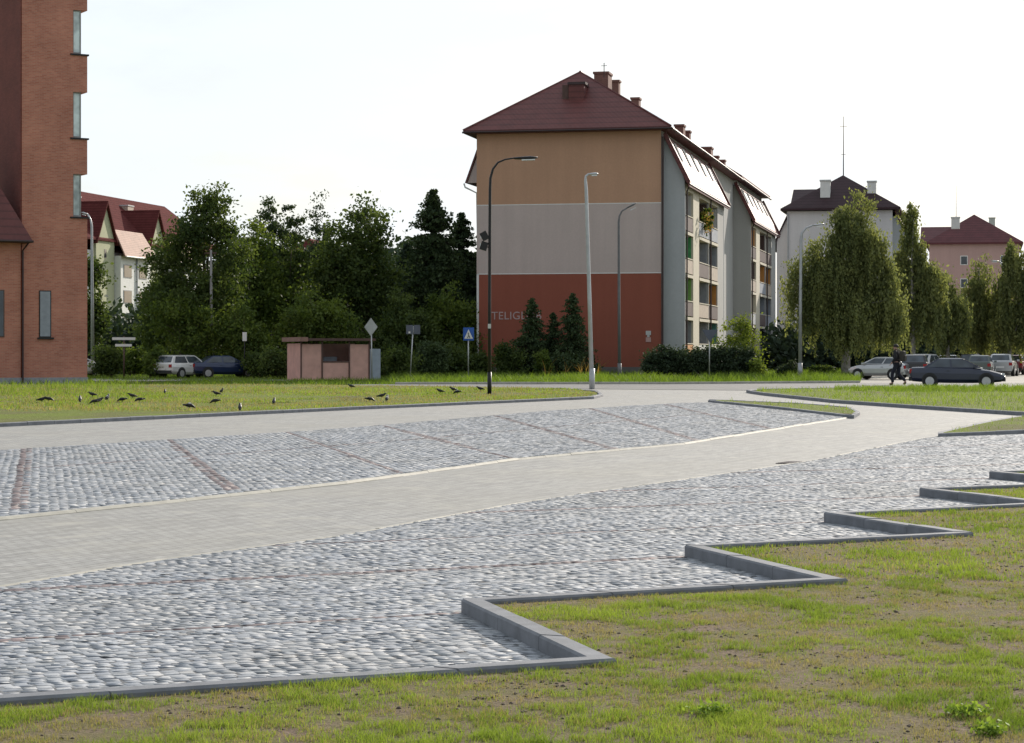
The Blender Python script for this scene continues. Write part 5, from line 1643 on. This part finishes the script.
# the figure walks towards local -Y... x = to the side, y = forward
J = {
 'pelvis': (0,0,.95), 'waist': (0,.01,1.10), 'chest': (0,.04,1.32), 'neck': (0,.06,1.49), 'head0': (0,.08,1.56), 'head1': (0,.10,1.64), 'head2': (0,.09,1.71),
 'sl': (-.19,.04,1.42), 'el': (-.34,-.06,1.18), 'wl': (-.30,.12,.98), 'hl': (-.29,.18,.92),
 'sr': (.19,.04,1.42), 'er': (.31,.0,1.16), 'wr': (.24,.20,1.02), 'hr': (.22,.26,.99),
 'hpl': (-.10,0,.90), 'kl': (-.11,.20,.50), 'al': (-.10,.18,.10), 'tl': (-.10,.34,.05),
 'hpr': (.10,0,.90), 'kr': (.10,-.02,.48), 'ar': (.10,-.34,.17), 'tr': (.10,-.22,.04)}
names = list(J)
E = [('pelvis','waist'),('waist','chest'),('chest','neck'),('neck','head0'),('head0','head1'),('head1','head2'),
     ('chest','sl'),('sl','el'),('el','wl'),('wl','hl'),('chest','sr'),('sr','er'),('er','wr'),('wr','hr'),
     ('pelvis','hpl'),('hpl','kl'),('kl','al'),('al','tl'),('pelvis','hpr'),('hpr','kr'),('kr','ar'),('ar','tr')]
Rr = {'pelvis':(.14,.10),'waist':(.13,.09),'chest':(.15,.11),'neck':.055,'head0':.07,'head1':.088,'head2':.07,'sl':.065,'el':.045,'wl':.033,'hl':.04,'sr':.065,'er':.045,'wr':.033,'hr':.04,
      'hpl':.09,'kl':.06,'al':.045,'tl':.045,'hpr':.09,'kr':.06,'ar':.045,'tr':.045}
skinned('body', [J[n] for n in names], [(names.index(a), names.index(b)) for a, b in E], [Rr[n] for n in names], M['skin'], pr)
# five fingers per hand
for s, h, wv in ((-1, J['hl'], J['wl']), (1, J['hr'], J['wr'])):
    hv = Vector(h); dv_ = (hv-Vector(wv)).normalized()
    for k in range(4):
        o_ = Vector((0.0, 0.0, 0.0)) + Vector((1,0,0))*(k-1.5)*0.019
        a = hv + o_ + dv_*0.02; b2 = a + dv_*(0.045+0.008*(1.5-abs(k-1.5))) ; c2 = b2 + (dv_+Vector((0,-.4,-.5))).normalized()*0.035
        skinned('finger', [a, b2, c2], [(0,1),(1,2)], [.009,.0085,.007], M['skin'], pr, 0, 1)
    a = hv + Vector((-s*0.035, 0.0, 0.01)); b2 = a + (dv_*0.6 + Vector((-s*0.8,0,0))).normalized()*0.035; c2 = b2 + dv_*0.03
    skinned('thumb', [a, b2, c2], [(0,1),(1,2)], [.011,.010,.008], M['skin'], pr, 0, 1)
jn = ['pelvis','waist','chest','sl','el','wl','sr','er','wr','neck']
je = [('pelvis','waist'),('waist','chest'),('chest','neck'),('chest','sl'),('sl','el'),('el','wl'),('chest','sr'),('sr','er'),('er','wr')]
jr = {'pelvis':(.175,.135),'waist':(.165,.13),'chest':(.185,.145),'neck':.075,'sl':.09,'el':.068,'wl':.052,'sr':.09,'er':.068,'wr':.052}
skinned('jacket', [J[n] for n in jn], [(jn.index(a), jn.index(b)) for a, b in je], [jr[n] for n in jn], M['jacket'], pr)
tn = ['pelvis','hpl','kl','al','hpr','kr','ar']
te = [('pelvis','hpl'),('hpl','kl'),('kl','al'),('pelvis','hpr'),('hpr','kr'),('kr','ar')]
trr = {'pelvis':(.155,.115),'hpl':.11,'kl':.08,'al':.07,'hpr':.11,'kr':.08,'ar':.07}
skinned('trousers', [J[n] for n in tn], [(tn.index(a), tn.index(b)) for a, b in te], [trr[n] for n in tn], M['trousers'], pr)
for s in ('l', 'r'):
    a, t_ = Vector(J['a'+s]), Vector(J['t'+s])
    skinned('shoe', [a + Vector((0,-.03,-.03)), (a+t_)/2 + Vector((0,0,-.02)), t_], [(0,1),(1,2)], [.055,.055,.045], M['shoe'], pr, 0, 1)
hm = MB()
hv_ = []; hf = []
for i in range(9):
    th = math.pi*0.62*i/8
    for k in range(14):
        an = 2*math.pi*k/14
        hv_.append((0.104*math.sin(th)*math.cos(an), 0.075 + 0.115*math.sin(th)*math.sin(an) - (0.02 if i > 5 else 0), 1.675 + 0.105*math.cos(th)))
for i in range(8):
    for k in range(14):
        j = (k+1) % 14
        if i >= 4 and 2 <= k <= 4: continue
        hf.append((i*14+k, i*14+j, (i+1)*14+j, (i+1)*14+k))
hm.add(hv_, hf).build('hair', M['hair'], pr, smooth=True)
MB().add([(-.014,.178,1.60),(.014,.178,1.60),(0,.175,1.645),(0,.205,1.605)], [(0,1,3),(1,2,3),(2,0,3),(0,2,1)]).build('nose', M['skin'], pr)
for s in (-1, 1):
    MB().tube([(s*.034, .176, 1.65), (s*.034, .182, 1.65)], .011, 8).build('eye', M['darkmetal'], pr)
    MB().tube([(s*.088, .085, 1.60), (s*.096, .08, 1.63), (s*.09, .075, 1.655)], .012, 6).build('ear', M['skin'], pr)
MB().tube([(-.025, .178, 1.575), (0, .183, 1.572), (.025, .178, 1.575)], .006, 6).build('mouth', M['tail'], pr)
bpk = thing('backpack', 'dark olive backpack on the back of the walking person', 'backpack', pr.location, R(58))
bpk.scale = (1.1, 1.1, 1.1)
bm_ = MB().box(-.15, .15, -.34, -.13, 1.02, 1.48)
bo = bm_.build('bag_body', M['bagcloth'], bpk)
bv = bo.modifiers.new('bev', 'BEVEL'); bv.width = 0.06; bv.segments = 3
bo2 = MB().box(-.11, .11, -.39, -.33, 1.06, 1.28).build('pocket', M['bagcloth'], bpk)
bv = bo2.modifiers.new('bev', 'BEVEL'); bv.width = 0.02; bv.segments = 2
for s in (-1, 1):
    MB().tube([(s*.10,-.15,1.45), (s*.13,.02,1.56), (s*.13,.20,1.42), (s*.14,.15,1.2), (s*.12,-.15,1.08)], .018, 6).build('strap', M['bagcloth'], bpk)

# ------------------------------------------------------------------ birds
def bird(px, py, rot, pose, label, sc=1.0, white=False):
    """rook or pigeon; +x is forward"""
    b = P(px, py, 0.07)
    root = thing('bird', label, 'bird', (b.x, b.y, b.z), rot, 'birds feeding on the lawn')
    root.scale = (sc*0.78, sc*0.78, sc*0.78)
    if pose == 'peck':
        pts = [(-.24,0,.17),(-.15,0,.155),(-.05,0,.15),(.05,0,.145),(.12,0,.115),(.165,0,.08),(.20,0,.055),(.245,0,.02)]
    elif pose == 'alert':
        pts = [(-.20,0,.08),(-.13,0,.11),(-.06,0,.15),(.02,0,.20),(.06,0,.26),(.08,0,.305),(.115,0,.31),(.18,0,.305)]
    else:
        pts = [(-.25,0,.12),(-.15,0,.135),(-.05,0,.155),(.05,0,.18),(.10,0,.215),(.135,0,.245),(.17,0,.245),(.235,0,.235)]
    rad = [.022,.035,.068,.066,.045,.036,.022,.004]
    m = MB(); m.tube(pts, rad, 10)
    for s in (-1, 1):
        m.tube([(0.0, s*.03, .12), (-.01, s*.035, .06), (.005, s*.035, 0.0), (.05, s*.035, .0)], [.016,.008,.006,.005], 5)
    # folded wings
    for s in (-1, 1):
        z = pts[2][2]
        m.add([(.08, s*.045, z+.03), (-.06, s*.072, z+.01), (-.24, s*.03, z-.02), (-.08, s*.05, z+.055), (-.05, s*.02, z+.0)], [(0,1,3),(1,2,3),(0,4,1),(1,4,2),(0,3,4),(3,2,4)])
    m.build('body', M['feather'], root, smooth=True)
    if white:
        MB().tube([(pts[2][0], 0, pts[2][2]+.05), (pts[3][0], 0, pts[3][2]+.052)], [.035,.03], 8).build('white_patch', M['featherw'], root)
    return root
BL = [
 (42,403,0,'stand','black bird farthest left on the lawn, facing right'), (49,402,R(20),'peck','black bird pecking right behind the leftmost one'),
 (80,403.5,R(100),'alert','small black bird standing alone beside the leftmost pair'), (92,397.5,R(175),'stand','black bird in the back row above the middle group'),
 (94.6,404.5,R(180),'peck','black bird pecking leftward in the front of the middle group'), (99,404,R(15),'stand','black bird touching the pecking one in the middle group'),
 (107.5,401.5,R(70),'alert','upright bird with a whitish patch in the middle group'), (122,402.5,R(170),'peck','black bird pecking just right of the upright one'),
 (132,399,R(185),'stand','black bird in the upper pair right of the middle group'), (139.5,402.5,R(190),'peck','black bird in the lower pair right of the middle group'),
 (165,394.5,R(90),'alert','tiny upright bird far back below the silver car'), (189.6,409.5,R(30),'peck','largest bird with a white back close to the kerb'),
 (216,396.5,R(175),'stand','black bird far back in the right trio'), (222,393.5,R(60),'alert','tiny bird farthest back in the right trio'),
 (215,404,R(170),'peck','black bird bending low in front of the right trio'), (240,412,R(95),'alert','upright black bird right on the kerb edge'),
 (274,405.5,R(85),'alert','upright black bird alone left of the booth front'), (351,388.8,R(160),'stand','black bird in front of the booth right corner'),
 (370,402,R(25),'peck','dark bird near the kerb below the diamond sign'), (382,399,R(10),'stand','dark bird behind the one at the kerb, facing right'),
 (387,402.5,R(80),'alert','small bird with white breast below the diamond sign'), (440,394,R(180),'stand','dark bird midway between leaning sign and black lamp'),
 (453,392,R(200),'stand','dark bird in a pair left of the black lamp'), (457,394.5,R(150),'peck','white backed bird in a pair left of the black lamp'),
 (480,391.5,R(170),'stand','dark bird close to the foot of the black lamp')]
for i, (px, py, ro, po, lb) in enumerate(BL):
    bird(px, py, ro, po, lb, {11: 1.1}.get(i, 0.85 if po == 'alert' and i in (10, 13) else 1.0), i in (6, 11, 20, 23))
